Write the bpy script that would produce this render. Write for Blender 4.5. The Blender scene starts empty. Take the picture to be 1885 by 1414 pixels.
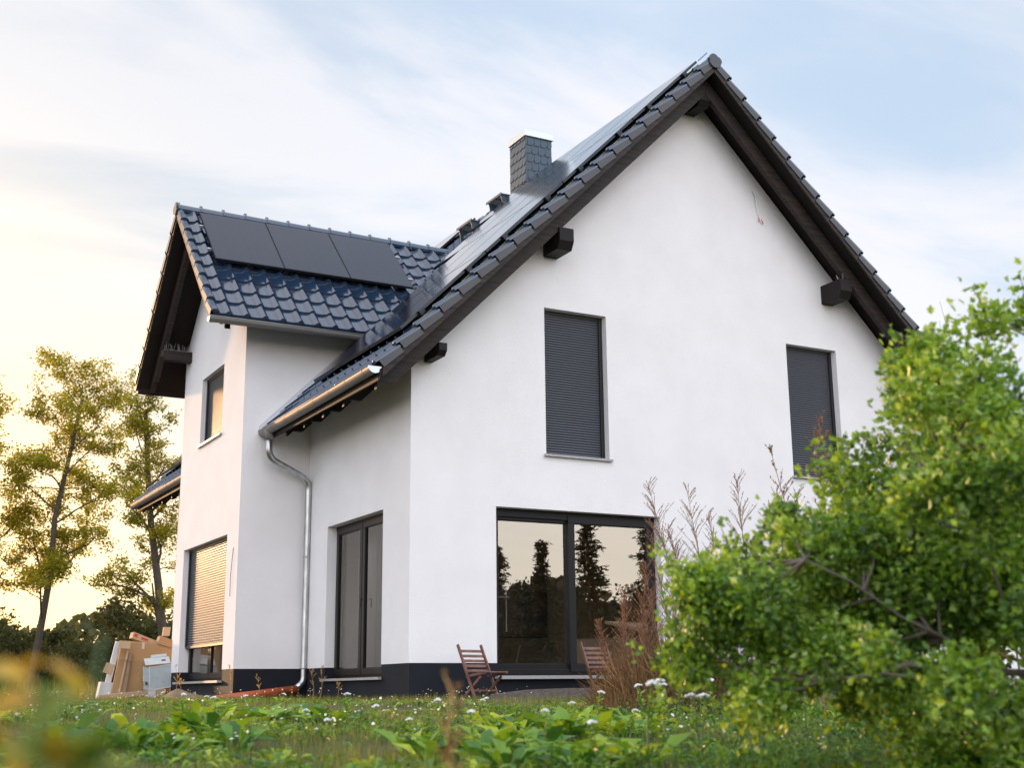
import bpy, math, random
import numpy as np
from mathutils import Vector, Matrix
R = math.radians
rng = np.random.default_rng(7)
random.seed(7)
scn = bpy.context.scene
col = scn.collection

# ------------------------------------------------------------------ camera
cam_d = bpy.data.cameras.new('camera'); cam = bpy.data.objects.new('camera', cam_d); col.objects.link(cam)
FW = Vector((0.46369402, 0.8549971, 0.23230973)); RT = Vector((0.88006727, -0.47475752, -0.00932219)); UP = Vector((-0.10232035, -0.20877084, 0.97259718))
CAM = Vector((-6.84629, -15.47788, 0.14337))
cam.matrix_world = Matrix(((RT.x, UP.x, -FW.x, CAM.x), (RT.y, UP.y, -FW.y, CAM.y), (RT.z, UP.z, -FW.z, CAM.z), (0, 0, 0, 1)))
cam_d.sensor_width = 36; cam_d.lens = 45.166
cam_d.clip_start = .05; cam_d.clip_end = 3000
cam_d.dof.use_dof = True; cam_d.dof.focus_distance = 17.0; cam_d.dof.aperture_fstop = 2.9
scn.camera = cam
scn.view_settings.view_transform = 'Standard'; scn.view_settings.look = 'None'
scn.view_settings.exposure = .08; scn.view_settings.gamma = 1
scn.render.engine = 'CYCLES'
scn.cycles.use_denoising = True
scn.cycles.max_bounces = 8; scn.cycles.transparent_max_bounces = 16
scn.cycles.sample_clamp_indirect = 6

# ------------------------------------------------------------------ sky
SUN_AZ, SUN_EL = -15.0, 8.5           # azimuth from +y towards +x, degrees
w = bpy.data.worlds.new('World'); scn.world = w; w.use_nodes = True
nt = w.node_tree; nt.nodes.clear()
def N(t, **k):
    n = nt.nodes.new(t)
    for a, b in k.items(): setattr(n, a, b)
    return n
L = nt.links.new
def vmath(op, a, b):
    n = N('ShaderNodeVectorMath', operation=op)
    for i, s in ((0, a), (1, b)):
        if isinstance(s, (tuple, list)): n.inputs[i].default_value = s
        elif s is not None: L(s, n.inputs[i])
    return n
def fmath(op, a, b=None, clamp=False):
    n = N('ShaderNodeMath', operation=op); n.use_clamp = clamp
    for i, s in ((0, a), (1, b)):
        if s is None: continue
        if isinstance(s, (int, float)): n.inputs[i].default_value = s
        else: L(s, n.inputs[i])
    return n.outputs[0]
def smooth(x, lo, hi, a=0., b=1.):
    n = N('ShaderNodeMapRange', interpolation_type='SMOOTHSTEP')
    L(x, n.inputs['Value']); n.inputs['From Min'].default_value = lo; n.inputs['From Max'].default_value = hi
    n.inputs['To Min'].default_value = a; n.inputs['To Max'].default_value = b
    return n.outputs[0]
def cmix(f, a, b):
    n = N('ShaderNodeMix', data_type='RGBA')
    L(f, n.inputs[0])
    for i, s in ((6, a), (7, b)):
        if isinstance(s, tuple): n.inputs[i].default_value = (*s, 1)
        else: L(s, n.inputs[i])
    return n.outputs[2]
tc = N('ShaderNodeTexCoord'); D = tc.outputs['Generated']
sep = N('ShaderNodeSeparateXYZ'); L(D, sep.inputs[0]); Z = sep.outputs[2]
S3 = (math.sin(R(SUN_AZ)) * math.cos(R(SUN_EL)), math.cos(R(SUN_AZ)) * math.cos(R(SUN_EL)), math.sin(R(SUN_EL)))
dot = vmath('DOT_PRODUCT', D, S3).outputs['Value']
zz = fmath('ADD', fmath('MAXIMUM', Z, 0.0), .22)
inv = fmath('DIVIDE', 1.0, zz)
sc = N('ShaderNodeVectorMath', operation='SCALE'); L(D, sc.inputs[0]); L(inv, sc.inputs['Scale'])
mp = N('ShaderNodeMapping'); L(sc.outputs[0], mp.inputs[0]); mp.inputs['Rotation'].default_value = (0, 0, R(-38)); mp.inputs['Scale'].default_value = (.8, 2.2, 1)
nz = N('ShaderNodeTexNoise'); L(mp.outputs[0], nz.inputs['Vector']); nz.inputs['Scale'].default_value = 1.5; nz.inputs['Detail'].default_value = 7; nz.inputs['Roughness'].default_value = .55; nz.inputs['Distortion'].default_value = .5
warm = smooth(dot, .62, 1.0)
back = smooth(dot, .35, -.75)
low = smooth(Z, .34, 0.0)
blue = cmix(warm, (.53, .645, .80), (.50, .55, .62))
white = cmix(warm, (.88, .855, .895), (.72, .715, .735))
cm = fmath('ADD', smooth(nz.outputs[0], .36, .62), fmath('MULTIPLY', warm, .12), True)
c1 = cmix(cm, blue, white)
c2 = cmix(fmath('MULTIPLY', low, smooth(dot, .70, 1.0)), c1, (1.15, .80, .48))
c3 = cmix(fmath('MULTIPLY', smooth(Z, .30, 0.0), fmath('MULTIPLY', back, .8)), c2, (.95, .82, .66))
G3 = (math.sin(R(3)) * math.cos(R(8)), math.cos(R(3)) * math.cos(R(8)), math.sin(R(8)))
dotg = vmath('DOT_PRODUCT', D, G3).outputs['Value']
gl = fmath('POWER', fmath('MAXIMUM', dotg, 0.0), 60.)
c3 = cmix(fmath('MULTIPLY', gl, .85), c3, (1.25, .80, .30))
gain = fmath('ADD', fmath('MULTIPLY', back, 1.6), 1.0)  # added brightness in the unseen sky behind the camera, fills the shaded walls
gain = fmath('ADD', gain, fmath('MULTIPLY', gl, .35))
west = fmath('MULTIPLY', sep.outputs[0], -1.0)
gain = fmath('ADD', gain, smooth(west, 0.0, .8, 0., .75))  # added sky brightness out of view towards -x, lifts the walls facing it
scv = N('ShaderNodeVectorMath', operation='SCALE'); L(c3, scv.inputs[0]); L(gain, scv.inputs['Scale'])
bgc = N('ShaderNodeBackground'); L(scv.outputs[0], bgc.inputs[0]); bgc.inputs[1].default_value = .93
sky = N('ShaderNodeTexSky', sky_type='NISHITA'); sky.sun_disc = False; sky.sun_elevation = R(SUN_EL); sky.sun_rotation = R(SUN_AZ)
bgs = N('ShaderNodeBackground'); L(sky.outputs[0], bgs.inputs[0]); bgs.inputs[1].default_value = .05
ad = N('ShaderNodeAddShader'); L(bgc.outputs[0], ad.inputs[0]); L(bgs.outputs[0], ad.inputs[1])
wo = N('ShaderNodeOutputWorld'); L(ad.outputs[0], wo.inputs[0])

# ------------------------------------------------------------------ sun
sl = bpy.data.lights.new('sun', 'SUN'); so = bpy.data.objects.new('sun', sl); col.objects.link(so)
sl.energy = 3.5; sl.angle = R(2.5); sl.color = (1, .58, .29)
so.rotation_euler = Vector(S3).to_track_quat('Z', 'Y').to_euler()

# ------------------------------------------------------------------ helpers
def tag(o, label=None, cat=None, group=None, kind=None):
    if label: o['label'] = label
    if cat: o['category'] = cat
    if group: o['group'] = group
    if kind: o['kind'] = kind
    return o
def thing(name, label, cat, loc=(0, 0, 0), rz=0, group=None):
    o = bpy.data.objects.new(name, None); col.objects.link(o); o.location = loc; o.rotation_euler = (0, 0, rz)
    return tag(o, label, cat, group)
def link_mesh(name, me, m, parent=None, smooth=False):
    if m: me.materials.append(m)
    if smooth:
        me.polygons.foreach_set('use_smooth', np.ones(len(me.polygons), bool))
    o = bpy.data.objects.new(name, me); col.objects.link(o); o.parent = parent
    return o
class MB:
    def __init__(s): s.v = []; s.f = []
    def add(s, vs, fs):
        k = len(s.v); s.v += [tuple(p) for p in vs]; s.f += [tuple(i + k for i in f) for f in fs]; return s
    def box(s, a, b):
        x0, y0, z0 = a; x1, y1, z1 = b
        return s.add([(x0, y0, z0), (x1, y0, z0), (x1, y1, z0), (x0, y1, z0), (x0, y0, z1), (x1, y0, z1), (x1, y1, z1), (x0, y1, z1)],
                     [(0, 3, 2, 1), (4, 5, 6, 7), (0, 1, 5, 4), (1, 2, 6, 5), (2, 3, 7, 6), (3, 0, 4, 7)])
    def obox(s, o, ax, ay, az):          # oriented box: origin corner + three edge vectors
        o, ax, ay, az = map(Vector, (o, ax, ay, az))
        P = [o, o + ax, o + ax + ay, o + ay]; P += [p + az for p in P]
        return s.add(P, [(0, 3, 2, 1), (4, 5, 6, 7), (0, 1, 5, 4), (1, 2, 6, 5), (2, 3, 7, 6), (3, 0, 4, 7)])
    def prism(s, poly, ext):             # 3D polygon extruded by a vector
        e = Vector(ext); P = [Vector(p) for p in poly]; n = len(P)
        return s.add(P + [p + e for p in P], [tuple(range(n))[::-1], tuple(range(n, 2 * n))] + [(i, (i + 1) % n, n + (i + 1) % n, n + i) for i in range(n)])
    def tube(s, pts, r, n=12, cap=True):
        pts = [Vector(p) for p in pts]; rs = r if isinstance(r, (list, tuple)) else [r] * len(pts)
        ref = None; rings = []
        for i, p in enumerate(pts):
            t = ((pts[min(i + 1, len(pts) - 1)] - p).normalized() + (p - pts[max(i - 1, 0)]).normalized())
            t.normalize()
            if ref is None:
                ref = t.orthogonal().normalized()
            ref = (ref - t * ref.dot(t)).normalized(); b = t.cross(ref)
            rings.append([p + (ref * math.cos(a) + b * math.sin(a)) * rs[i] for a in [2 * math.pi * k / n for k in range(n)]])
        k = len(s.v)
        for g in rings: s.v += [tuple(q) for q in g]
        for i in range(len(pts) - 1):
            for j in range(n):
                a = k + i * n; j2 = (j + 1) % n
                s.f.append((a + j, a + j2, a + n + j2, a + n + j))
        if cap:
            s.f.append(tuple(k + j for j in range(n))[::-1]); s.f.append(tuple(k + (len(pts) - 1) * n + j for j in range(n)))
        return s
    def build(s, name, m, parent=None, smooth=False, bevel=0):
        me = bpy.data.meshes.new(name); me.from_pydata(s.v, [], s.f); me.update()
        o = link_mesh(name, me, m, parent, smooth)
        if bevel:
            b = o.modifiers.new('bevel', 'BEVEL'); b.width = bevel; b.segments = 2; b.limit_method = 'ANGLE'
        return o
def npmesh(name, V, sizes, loops, m, parent=None, smooth=False, attr=None):
    me = bpy.data.meshes.new(name); V = np.asarray(V, np.float32)
    me.vertices.add(len(V)); me.vertices.foreach_set('co', V.ravel())
    loops = np.asarray(loops, np.int32); sizes = np.asarray(sizes, np.int32)
    me.loops.add(len(loops)); me.loops.foreach_set('vertex_index', loops)
    me.polygons.add(len(sizes)); st = np.concatenate([[0], np.cumsum(sizes)[:-1]]).astype(np.int32)
    me.polygons.foreach_set('loop_start', st); me.polygons.foreach_set('loop_total', sizes)
    me.update(calc_edges=True)
    if attr is not None:
        a = me.attributes.new('rnd', 'FLOAT', 'FACE'); a.data.foreach_set('value', np.asarray(attr, np.float32))
    return link_mesh(name, me, m, parent, smooth)
def unit(a): return a / np.maximum(np.linalg.norm(a, axis=-1, keepdims=True), 1e-9)
def scatter(name, tv, tf, P, X, Y, size, m, parent=None, attr=None, smooth=False):
    """copies of a small leaf template tv (k,3), faces tf, at points P with axes X (along the leaf), Y (across)"""
    tv = np.asarray(tv, float); P = np.asarray(P); n = len(P); k = len(tv)
    X = unit(X); Zv = unit(np.cross(X, Y)); Yv = np.cross(Zv, X)
    size = np.broadcast_to(np.asarray(size, float), (n,))
    V = P[:, None] + size[:, None, None] * (tv[None, :, 0:1] * X[:, None] + tv[None, :, 1:2] * Yv[:, None] + tv[None, :, 2:3] * Zv[:, None])
    base = (np.arange(n) * k)[:, None]; lp = np.concatenate([np.array(f) for f in tf])
    loops = (base + lp[None]).ravel(); sizes = np.tile([len(f) for f in tf], n)
    if attr is None: attr = rng.random(n)
    return npmesh(name, V.reshape(-1, 3), sizes, loops, m, parent, smooth, np.repeat(attr, len(tf)))
def rdir(n): return unit(rng.normal(size=(n, 3)))

# ------------------------------------------------------------------ materials
def mat(name, base=(.5, .5, .5), rough=.6, metal=0., spec=.5, bump=None, var=None, coat=0., coords='Object', trans=0.):
    """bump=(scale, strength, distance[, stretch]); var=(scale, other colour, amount)"""
    m = bpy.data.materials.new(name); m.use_nodes = True; t = m.node_tree; b = t.nodes['Principled BSDF']
    b.inputs['Base Color'].default_value = (*base, 1); b.inputs['Roughness'].default_value = rough; b.inputs['Metallic'].default_value = metal
    b.inputs['Specular IOR Level'].default_value = spec; b.inputs['Coat Weight'].default_value = coat; b.inputs['Coat Roughness'].default_value = .08
    tcn = t.nodes.new('ShaderNodeTexCoord')
    if var:
        mpn = t.nodes.new('ShaderNodeMapping'); t.links.new(tcn.outputs[coords], mpn.inputs[0])
        if len(var) > 3: mpn.inputs['Scale'].default_value = var[3]
        nn = t.nodes.new('ShaderNodeTexNoise'); t.links.new(mpn.outputs[0], nn.inputs['Vector']); nn.inputs['Scale'].default_value = var[0]; nn.inputs['Detail'].default_value = 5
        r = t.nodes.new('ShaderNodeMapRange'); t.links.new(nn.outputs[0], r.inputs[0]); r.inputs[1].default_value = .35; r.inputs[2].default_value = .68; r.inputs[4].default_value = var[2]
        x = t.nodes.new('ShaderNodeMix'); x.data_type = 'RGBA'; t.links.new(r.outputs[0], x.inputs[0]); x.inputs[6].default_value = (*base, 1); x.inputs[7].default_value = (*var[1], 1)
        t.links.new(x.outputs[2], b.inputs['Base Color'])
    if bump:
        mpn = t.nodes.new('ShaderNodeMapping'); t.links.new(tcn.outputs[coords], mpn.inputs[0])
        if len(bump) > 3: mpn.inputs['Scale'].default_value = bump[3]
        nn = t.nodes.new('ShaderNodeTexNoise'); t.links.new(mpn.outputs[0], nn.inputs['Vector']); nn.inputs['Scale'].default_value = bump[0]; nn.inputs['Detail'].default_value = 4
        bp = t.nodes.new('ShaderNodeBump'); bp.inputs['Strength'].default_value = bump[1]; bp.inputs['Distance'].default_value = bump[2]
        t.links.new(nn.outputs[0], bp.inputs['Height']); t.links.new(bp.outputs[0], b.inputs['Normal'])
    return m
def leafmat(name, cols, rough=.5, trans=.35, spec=.4):
    m = bpy.data.materials.new(name); m.use_nodes = True; t = m.node_tree; b = t.nodes['Principled BSDF']
    b.inputs['Roughness'].default_value = rough; b.inputs['Specular IOR Level'].default_value = spec
    a = t.nodes.new('ShaderNodeAttribute'); a.attribute_name = 'rnd'
    cr = t.nodes.new('ShaderNodeValToRGB'); t.links.new(a.outputs['Fac'], cr.inputs[0])
    e = cr.color_ramp.elements
    while len(e) < len(cols): e.new(.5)
    for i, c in enumerate(cols): e[i].position = i / (len(cols) - 1); e[i].color = (*c, 1)
    t.links.new(cr.outputs[0], b.inputs['Base Color'])
    tr = t.nodes.new('ShaderNodeBsdfTranslucent')
    mx = t.nodes.new('ShaderNodeMix'); mx.data_type = 'RGBA'; mx.blend_type = 'MULTIPLY'; mx.inputs[0].default_value = 1
    t.links.new(cr.outputs[0], mx.inputs[6]); mx.inputs[7].default_value = (1.5, 1.35, .6, 1); t.links.new(mx.outputs[2], tr.inputs[0])
    s = t.nodes.new('ShaderNodeMixShader'); s.inputs[0].default_value = trans
    t.links.new(b.outputs[0], s.inputs[1]); t.links.new(tr.outputs[0], s.inputs[2]); t.links.new(s.outputs[0], t.nodes['Material Output'].inputs[0])
    return m
M = {}
M['stucco'] = mat('white_stucco', (.86, .828, .828), .9, bump=(70, .7, .010), var=(1.6, (.81, .778, .776), .9), spec=.2)
M['plinth'] = mat('dark_plinth_render', (.009, .011, .017), .75, bump=(120, .4, .004), var=(3, (.014, .016, .022), .8), spec=.25)
M['tile'] = mat('glazed_dark_tile', (.016, .038, .080), .13, bump=(9, .12, .01), var=(5, (.022, .034, .060), .7), spec=.7, coat=.7)
M['verge'] = mat('dark_verge_tile', (.060, .058, .064), .42, var=(4, (.045, .043, .048), .8))
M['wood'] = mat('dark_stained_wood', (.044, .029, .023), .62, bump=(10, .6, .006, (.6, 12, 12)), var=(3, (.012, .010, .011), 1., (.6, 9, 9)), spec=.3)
for n_ in M['wood'].node_tree.nodes:
    if n_.type == 'MAPPING': n_.inputs['Rotation'].default_value = (0, R(45), 0)
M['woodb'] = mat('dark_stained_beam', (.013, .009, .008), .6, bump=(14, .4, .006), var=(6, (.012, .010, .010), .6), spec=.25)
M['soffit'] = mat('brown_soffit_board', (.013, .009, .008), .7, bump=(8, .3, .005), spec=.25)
M['zinc'] = mat('zinc_gutter', (.30, .28, .27), .6, metal=.6, var=(3, (.26, .25, .245), .7))
M['galv'] = mat('galvanised_pipe', (.55, .55, .55), .28, metal=.9, var=(16, (.36, .37, .38), .9, (1, 1, .3)))
M['frame'] = mat('brown_grey_window_frame', (.016, .012, .011), .4, spec=.2)
M['framed'] = mat('anthracite_window_frame', (.015, .014, .016), .4, spec=.2)
M['shutter'] = mat('anthracite_shutter', (.115, .12, .14), .38, metal=.25)
M['rail'] = mat('black_guide_rail', (.012, .012, .013), .4)
M['granite'] = mat('speckled_granite', (.52, .51, .51), .4, var=(90, (.14, .13, .13), .9))
M['steel'] = mat('thin_steel_wire', (.5, .5, .5), .3, metal=1)
M['alu'] = mat('pale_metal_cap', (.62, .64, .66), .35, metal=.6)
M['slate'] = mat('chimney_slate', (.035, .068, .095), .42, var=(4, (.038, .056, .080), .8))
M['cham'] = mat('flashing_sheet', (.60, .60, .62), .4, metal=.5)
M['pvframe'] = mat('black_panel_frame', (.012, .012, .014), .3)
M['clay'] = mat('orange_drain_pipe', (.52, .115, .035), .5, var=(6, (.33, .075, .03), .7))
M['card'] = mat('brown_cardboard', (.40, .245, .115), .85, var=(3, (.34, .205, .095), .7), bump=(60, .2, .003, (8, 1, 1)))
M['card2'] = mat('pale_cardboard', (.52, .36, .22), .85, var=(4, (.45, .31, .19), .7))
M['cardd'] = mat('cardboard_inside', (.23, .14, .07), .9)
M['white'] = mat('white_carton', (.62, .64, .66), .7, var=(5, (.54, .56, .58), .6))
M['grey'] = mat('grey_polystyrene', (.40, .44, .45), .8, var=(12, (.33, .37, .38), .8), bump=(90, .4, .004))
M['grey2'] = mat('pale_grey_polystyrene', (.56, .60, .61), .75, var=(12, (.50, .53, .54), .7))
M['tape'] = mat('clear_packing_tape', (.60, .50, .36), .25)
M['print'] = mat('black_print', (.05, .05, .05), .7)
M['red'] = mat('red_print', (.52, .05, .04), .7)
M['chair'] = mat('reddish_brown_wood', (.12, .036, .019), .45, bump=(20, .3, .004, (1, 1, 8)), var=(11, (.21, .10, .07), .8))
M['soil'] = mat('sandy_soil', (.30, .215, .14), .95, var=(9, (.20, .14, .09), .9), bump=(26, 1., .03))
M['edging'] = mat('weathered_edging_board', (.15, .12, .10), .8, var=(12, (.07, .055, .05), .9, (1, 6, 6)), bump=(20, .6, .01))
M['bark'] = mat('dark_tree_bark', (.060, .045, .032), .85, bump=(14, 1., .03, (1, 1, .3)), var=(5, (.09, .07, .05), .8))
M['barkg'] = mat('grey_brown_branch', (.17, .14, .11), .8, bump=(30, .6, .01), var=(9, (.10, .08, .065), .9))
M['room'] = mat('room_plaster', (.50, .47, .42), .9)
M['roomf'] = mat('room_floor', (.12, .09, .07), .5)
M['dark'] = mat('dark_lacquer', (.02, .018, .018), .35)
M['curtain'] = mat('grey_curtain', (.30, .275, .255), .9)
M['oak'] = mat('pale_wood', (.30, .21, .13), .6, var=(5, (.22, .15, .09), .8, (6, 6, 1)))
M['cable'] = mat('black_cable', (.02, .02, .02), .6)
M['yellow'] = mat('yellow_green_cable', (.34, .31, .03), .5)
M['blue'] = mat('blue_edge_film', (.03, .10, .40), .3)
M['green_stem'] = mat('green_stem', (.085, .13, .04), .6)
M['dry_stem'] = mat('dry_brown_stem', (.17, .085, .055), .8, var=(4, (.27, .15, .09), .9))
M['gold_stem'] = mat('golden_dry_stem', (.46, .27, .09), .8)
M['petal'] = mat('white_petals', (.78, .80, .76), .7)
M['leaf_bush'] = leafmat('bush_leaf', [(.055, .12, .032), (.14, .27, .04), (.25, .41, .045), (.36, .51, .06), (.60, .69, .42)], .36, .40, .6)
M['leaf_tree'] = leafmat('locust_leaf', [(.13, .15, .018), (.28, .27, .026), (.50, .42, .05)], .6, .72)
M['leaf_hedge'] = leafmat('hedge_leaf', [(.035, .042, .012), (.060, .066, .018), (.11, .105, .028)], .7, .35)
M['leaf_conifer'] = leafmat('conifer_needles', [(.020, .022, .010), (.035, .034, .014), (.055, .050, .020)], .7, .05)
M['grass'] = leafmat('grass_blade', [(.060, .11, .020), (.12, .18, .03), (.24, .22, .06), (.42, .30, .12)], .6, .35)
M['broad'] = leafmat('broad_weed_leaf', [(.028, .10, .022), (.085, .22, .032), (.22, .38, .03), (.42, .50, .04)], .4, .3, .5)
M['drygrass'] = leafmat('dry_grass', [(.06, .038, .020), (.14, .090, .045), (.27, .18, .09)], .8, .3)
M['dry'] = leafmat('dry_seed', [(.12, .065, .045), (.20, .115, .08), (.34, .21, .14)], .8, .4)
M['gold'] = leafmat('golden_seed', [(.40, .20, .05), (.60, .36, .10), (.66, .46, .18)], .7, .3)
M['smallflower'] = leafmat('small_white_flower', [(.66, .66, .58), (.80, .80, .74), (.85, .84, .80)], .7, .25)
M['yellowleaf'] = leafmat('yellowing_leaf', [(.06, .15, .03), (.13, .24, .04), (.42, .34, .05), (.62, .36, .05)], .5, .35)

# ground material: soil with dull green
M['ground'] = mat('weedy_ground', (.075, .062, .036), .95, var=(1.7, (.040, .052, .020), 1.), bump=(12, .8, .03))
# glass
def glassmat(name, tint, refl, ior=1.5, rough=0.):
    m = bpy.data.materials.new(name); m.use_nodes = True; t = m.node_tree; t.nodes.remove(t.nodes['Principled BSDF'])
    g = t.nodes.new('ShaderNodeBsdfGlossy'); g.inputs['Roughness'].default_value = rough; g.inputs[0].default_value = (1, .95, .88, 1)
    tr = t.nodes.new('ShaderNodeBsdfTransparent'); tr.inputs[0].default_value = (*tint, 1)
    fr = t.nodes.new('ShaderNodeFresnel'); fr.inputs[0].default_value = ior
    ma = t.nodes.new('ShaderNodeMath'); ma.operation = 'MULTIPLY_ADD'; ma.use_clamp = True; ma.inputs[1].default_value = 1.2; ma.inputs[2].default_value = refl
    t.links.new(fr.outputs[0], ma.inputs[0])
    mx = t.nodes.new('ShaderNodeMixShader'); t.links.new(ma.outputs[0], mx.inputs[0]); t.links.new(tr.outputs[0], mx.inputs[1]); t.links.new(g.outputs[0], mx.inputs[2])
    t.links.new(mx.outputs[0], t.nodes['Material Output'].inputs[0]); return m
M['glass'] = glassmat('coated_window_glass', (.86, .87, .82), .22)
M['glass2'] = glassmat('plain_window_glass', (.85, .87, .85), .04)
# solar glass: dark cells with fine grid
def pvmat():
    m = mat('solar_glass', (.012, .018, .034), .09, spec=.65); t = m.node_tree; b = t.nodes['Principled BSDF']
    tcn = [n for n in t.nodes if n.type == 'TEX_COORD'][0]
    br = t.nodes.new('ShaderNodeTexBrick'); br.offset = 0; br.inputs['Scale'].default_value = 1; br.inputs['Brick Width'].default_value = .18; br.inputs['Row Height'].default_value = .18
    br.inputs['Mortar Size'].default_value = .0035; br.inputs['Color1'].default_value = (.011, .016, .032, 1); br.inputs['Color2'].default_value = (.013, .018, .034, 1); br.inputs['Mortar'].default_value = (.028, .028, .034, 1)
    t.links.new(tcn.outputs['Object'], br.inputs['Vector']); t.links.new(br.outputs[0], b.inputs['Base Color']); return m
M['pv'] = pvmat()

# ------------------------------------------------------------------ ground
def gz(x, y):
    x = np.asarray(x, float); y = np.asarray(y, float)
    t = np.clip((-1.0 - y) / 14.0, 0, 1.6)
    z = .035 - .34 * t
    z = z + .025 * np.sin(x * 1.3 + .7 * y) * np.cos(y * 1.1 - .4 * x) * np.clip((-y) / 3, 0, 1)
    return z
def ground():
    xs = np.unique(np.concatenate([np.linspace(-600, -30, 16), np.linspace(-30, 30, 121), np.linspace(30, 600, 16)]))
    ys = np.unique(np.concatenate([np.linspace(-600, -30, 16), np.linspace(-30, 30, 121), np.linspace(30, 900, 16)]))
    X, Y = np.meshgrid(xs, ys, indexing='ij'); V = np.stack([X, Y, gz(X, Y)], -1).reshape(-1, 3)
    n, k = len(xs), len(ys); I = np.arange(n * k).reshape(n, k)
    q = np.stack([I[:-1, :-1], I[1:, :-1], I[1:, 1:], I[:-1, 1:]], -1).reshape(-1, 4)
    o = npmesh('ground', V, np.full(len(q), 4), q.ravel(), M['ground'], None, True)
    tag(o, kind='structure')
ground()

# ================================================================== HOUSE
XR = 4.86; RT0 = 4.985           # ridge x ; roof surface z = x + RT0 (left slope)
CY = 5.88; CT0 = 2.56            # cross gable ridge y ; surface z = y + CT0 (right slope)
X1, Y1, Y2, YB = 1.123, 3.981, 7.78, 12.4
OV, CXO = .70, -1.90
house = thing('house', 'white rendered two storey house with steep dark tiled roofs and solar panels', 'house')
ST = M['stucco']
def wall(name, axis, off, h0, h1, z0, ztop, holes, depth, m, parent, inward, extra=()):
    """upright wall sheet in plane axis=off with openings; reveals run 'depth' inward (sign)."""
    def P(h, z, d=0.):
        return (off + d * inward, h, z) if axis == 'x' else (h, off + d * inward, z)
    b = MB(); hs = sorted(set([h0, h1] + list(extra) + [v for q in holes for v in q[:2] if h0 < v < h1]))
    zt = ztop if callable(ztop) else (lambda h: ztop)
    zm = min(zt(h) for h in hs); zs = sorted(set([z0] + [v for q in holes for v in q[2:] if z0 < v < zm] + [zm]))
    def inh(h, z): return any(q[0] < h < q[1] and q[2] < z < q[3] for q in holes)
    for a, c in zip(hs, hs[1:]):
        for p, q in zip(zs, zs[1:]):
            if not inh((a + c) / 2, (p + q) / 2): b.add([P(a, p), P(c, p), P(c, q), P(a, q)], [(0, 1, 2, 3)])
        if callable(ztop):
            hz = sorted({v for q in holes for v in q[2:] if v > zm})
            # above zm: split the column at hole edges
            prev = zm
            for v in hz + [None]:
                top = (lambda h: zt(h)) if v is None else (lambda h, v=v: v)
                if v is not None and (v > min(zt(a), zt(c))): continue
                if not inh((a + c) / 2, (prev + (v if v else prev + .01)) / 2 if v else prev + .01):
                    b.add([P(a, prev), P(c, prev), P(c, top(c)), P(a, top(a))], [(0, 1, 2, 3)])
                if v is not None: prev = v
    for (a, c, p, q) in holes:
        lo = max(p, z0); hi = q
        if lo >= zt(a) : continue
        hi = min(hi, ztop) if not callable(ztop) else hi
        if hi <= z0: continue
        b.add([P(a, lo), P(a, hi), P(a, hi, depth), P(a, lo, depth)], [(0, 1, 2, 3)])
        b.add([P(c, lo), P(c, hi), P(c, hi, depth), P(c, lo, depth)], [(3, 2, 1, 0)])
        if not (not callable(ztop) and q > ztop): b.add([P(a, hi), P(c, hi), P(c, hi, depth), P(a, hi, depth)], [(0, 1, 2, 3)])
        if p >= z0: b.add([P(a, lo), P(c, lo), P(c, lo, depth), P(a, lo, depth)], [(3, 2, 1, 0)])
    return b.build(name, m, parent)
PL = .5
# gable wall (y = 0)
gh = [(2.088, 3.146, 3.385, 5.549), (6.575, 7.627, 3.385, 5.549), (1.281, 3.985, .335, 2.6), (6.06, 7.70, 2.03, 2.6)]
gt = lambda x: (x if x < XR else 2 * XR - x) + RT0 - .26
wall('wall', 'y', 0, 0, 2 * XR, PL, gt, gh, .17, ST, house, 1, extra=(XR,))
wall('plinth', 'y', .008, 0.008, 2 * XR, -.5, PL, [(1.281, 3.985, .335, 2.6)], .17, M['plinth'], house, 1)
# side wall (x = 0)
sh = [(.916, 3.093, .335, 2.6)]
wall('wall', 'x', 0, 0, Y1, PL, 4.72, sh, .17, ST, house, 1)
wall('plinth', 'x', .008, .008, Y1, -.5, PL, sh, .17, M['plinth'], house, 1)
# cross gable: wall facing the camera side (y = Y1)
wall('wall', 'y', Y1, -X1, 1.4, PL, 6.28, [], .1, ST, house, 1)
wall('plinth', 'y', Y1 + .008, -X1 + .008, 0.1, -.5, PL, [], .1, M['plinth'], house, 1)
fh = [(4.597, 7.282, .335, 2.6), (5.199, 6.556, 4.345, 5.54)]
ft = lambda y: (y if y < CY else 2 * CY - y) + CT0 - .26
wall('wall', 'x', -X1, Y1, Y2, PL, ft, fh, .17, ST, house, 1, extra=(CY,))
wall('plinth', 'x', -X1 + .008, Y1 + .008, Y2, -.5, PL, [fh[0]], .17, M['plinth'], house, 1)
wall('wall', 'y', Y2, -X1, 1.4, -.4, 6.28, [], .1, ST, house, -1)
wall('wall', 'x', 0, Y2, YB, -.4, 4.72, [], .1, ST, house, 1)
wall('wall', 'y', YB, 0, 2 * XR, -.4, gt, [], .1, ST, house, -1, extra=(XR,))
wall('wall', 'x', 2 * XR, 0, YB, -.4, 4.72, [], .1, ST, house, -1)

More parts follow.
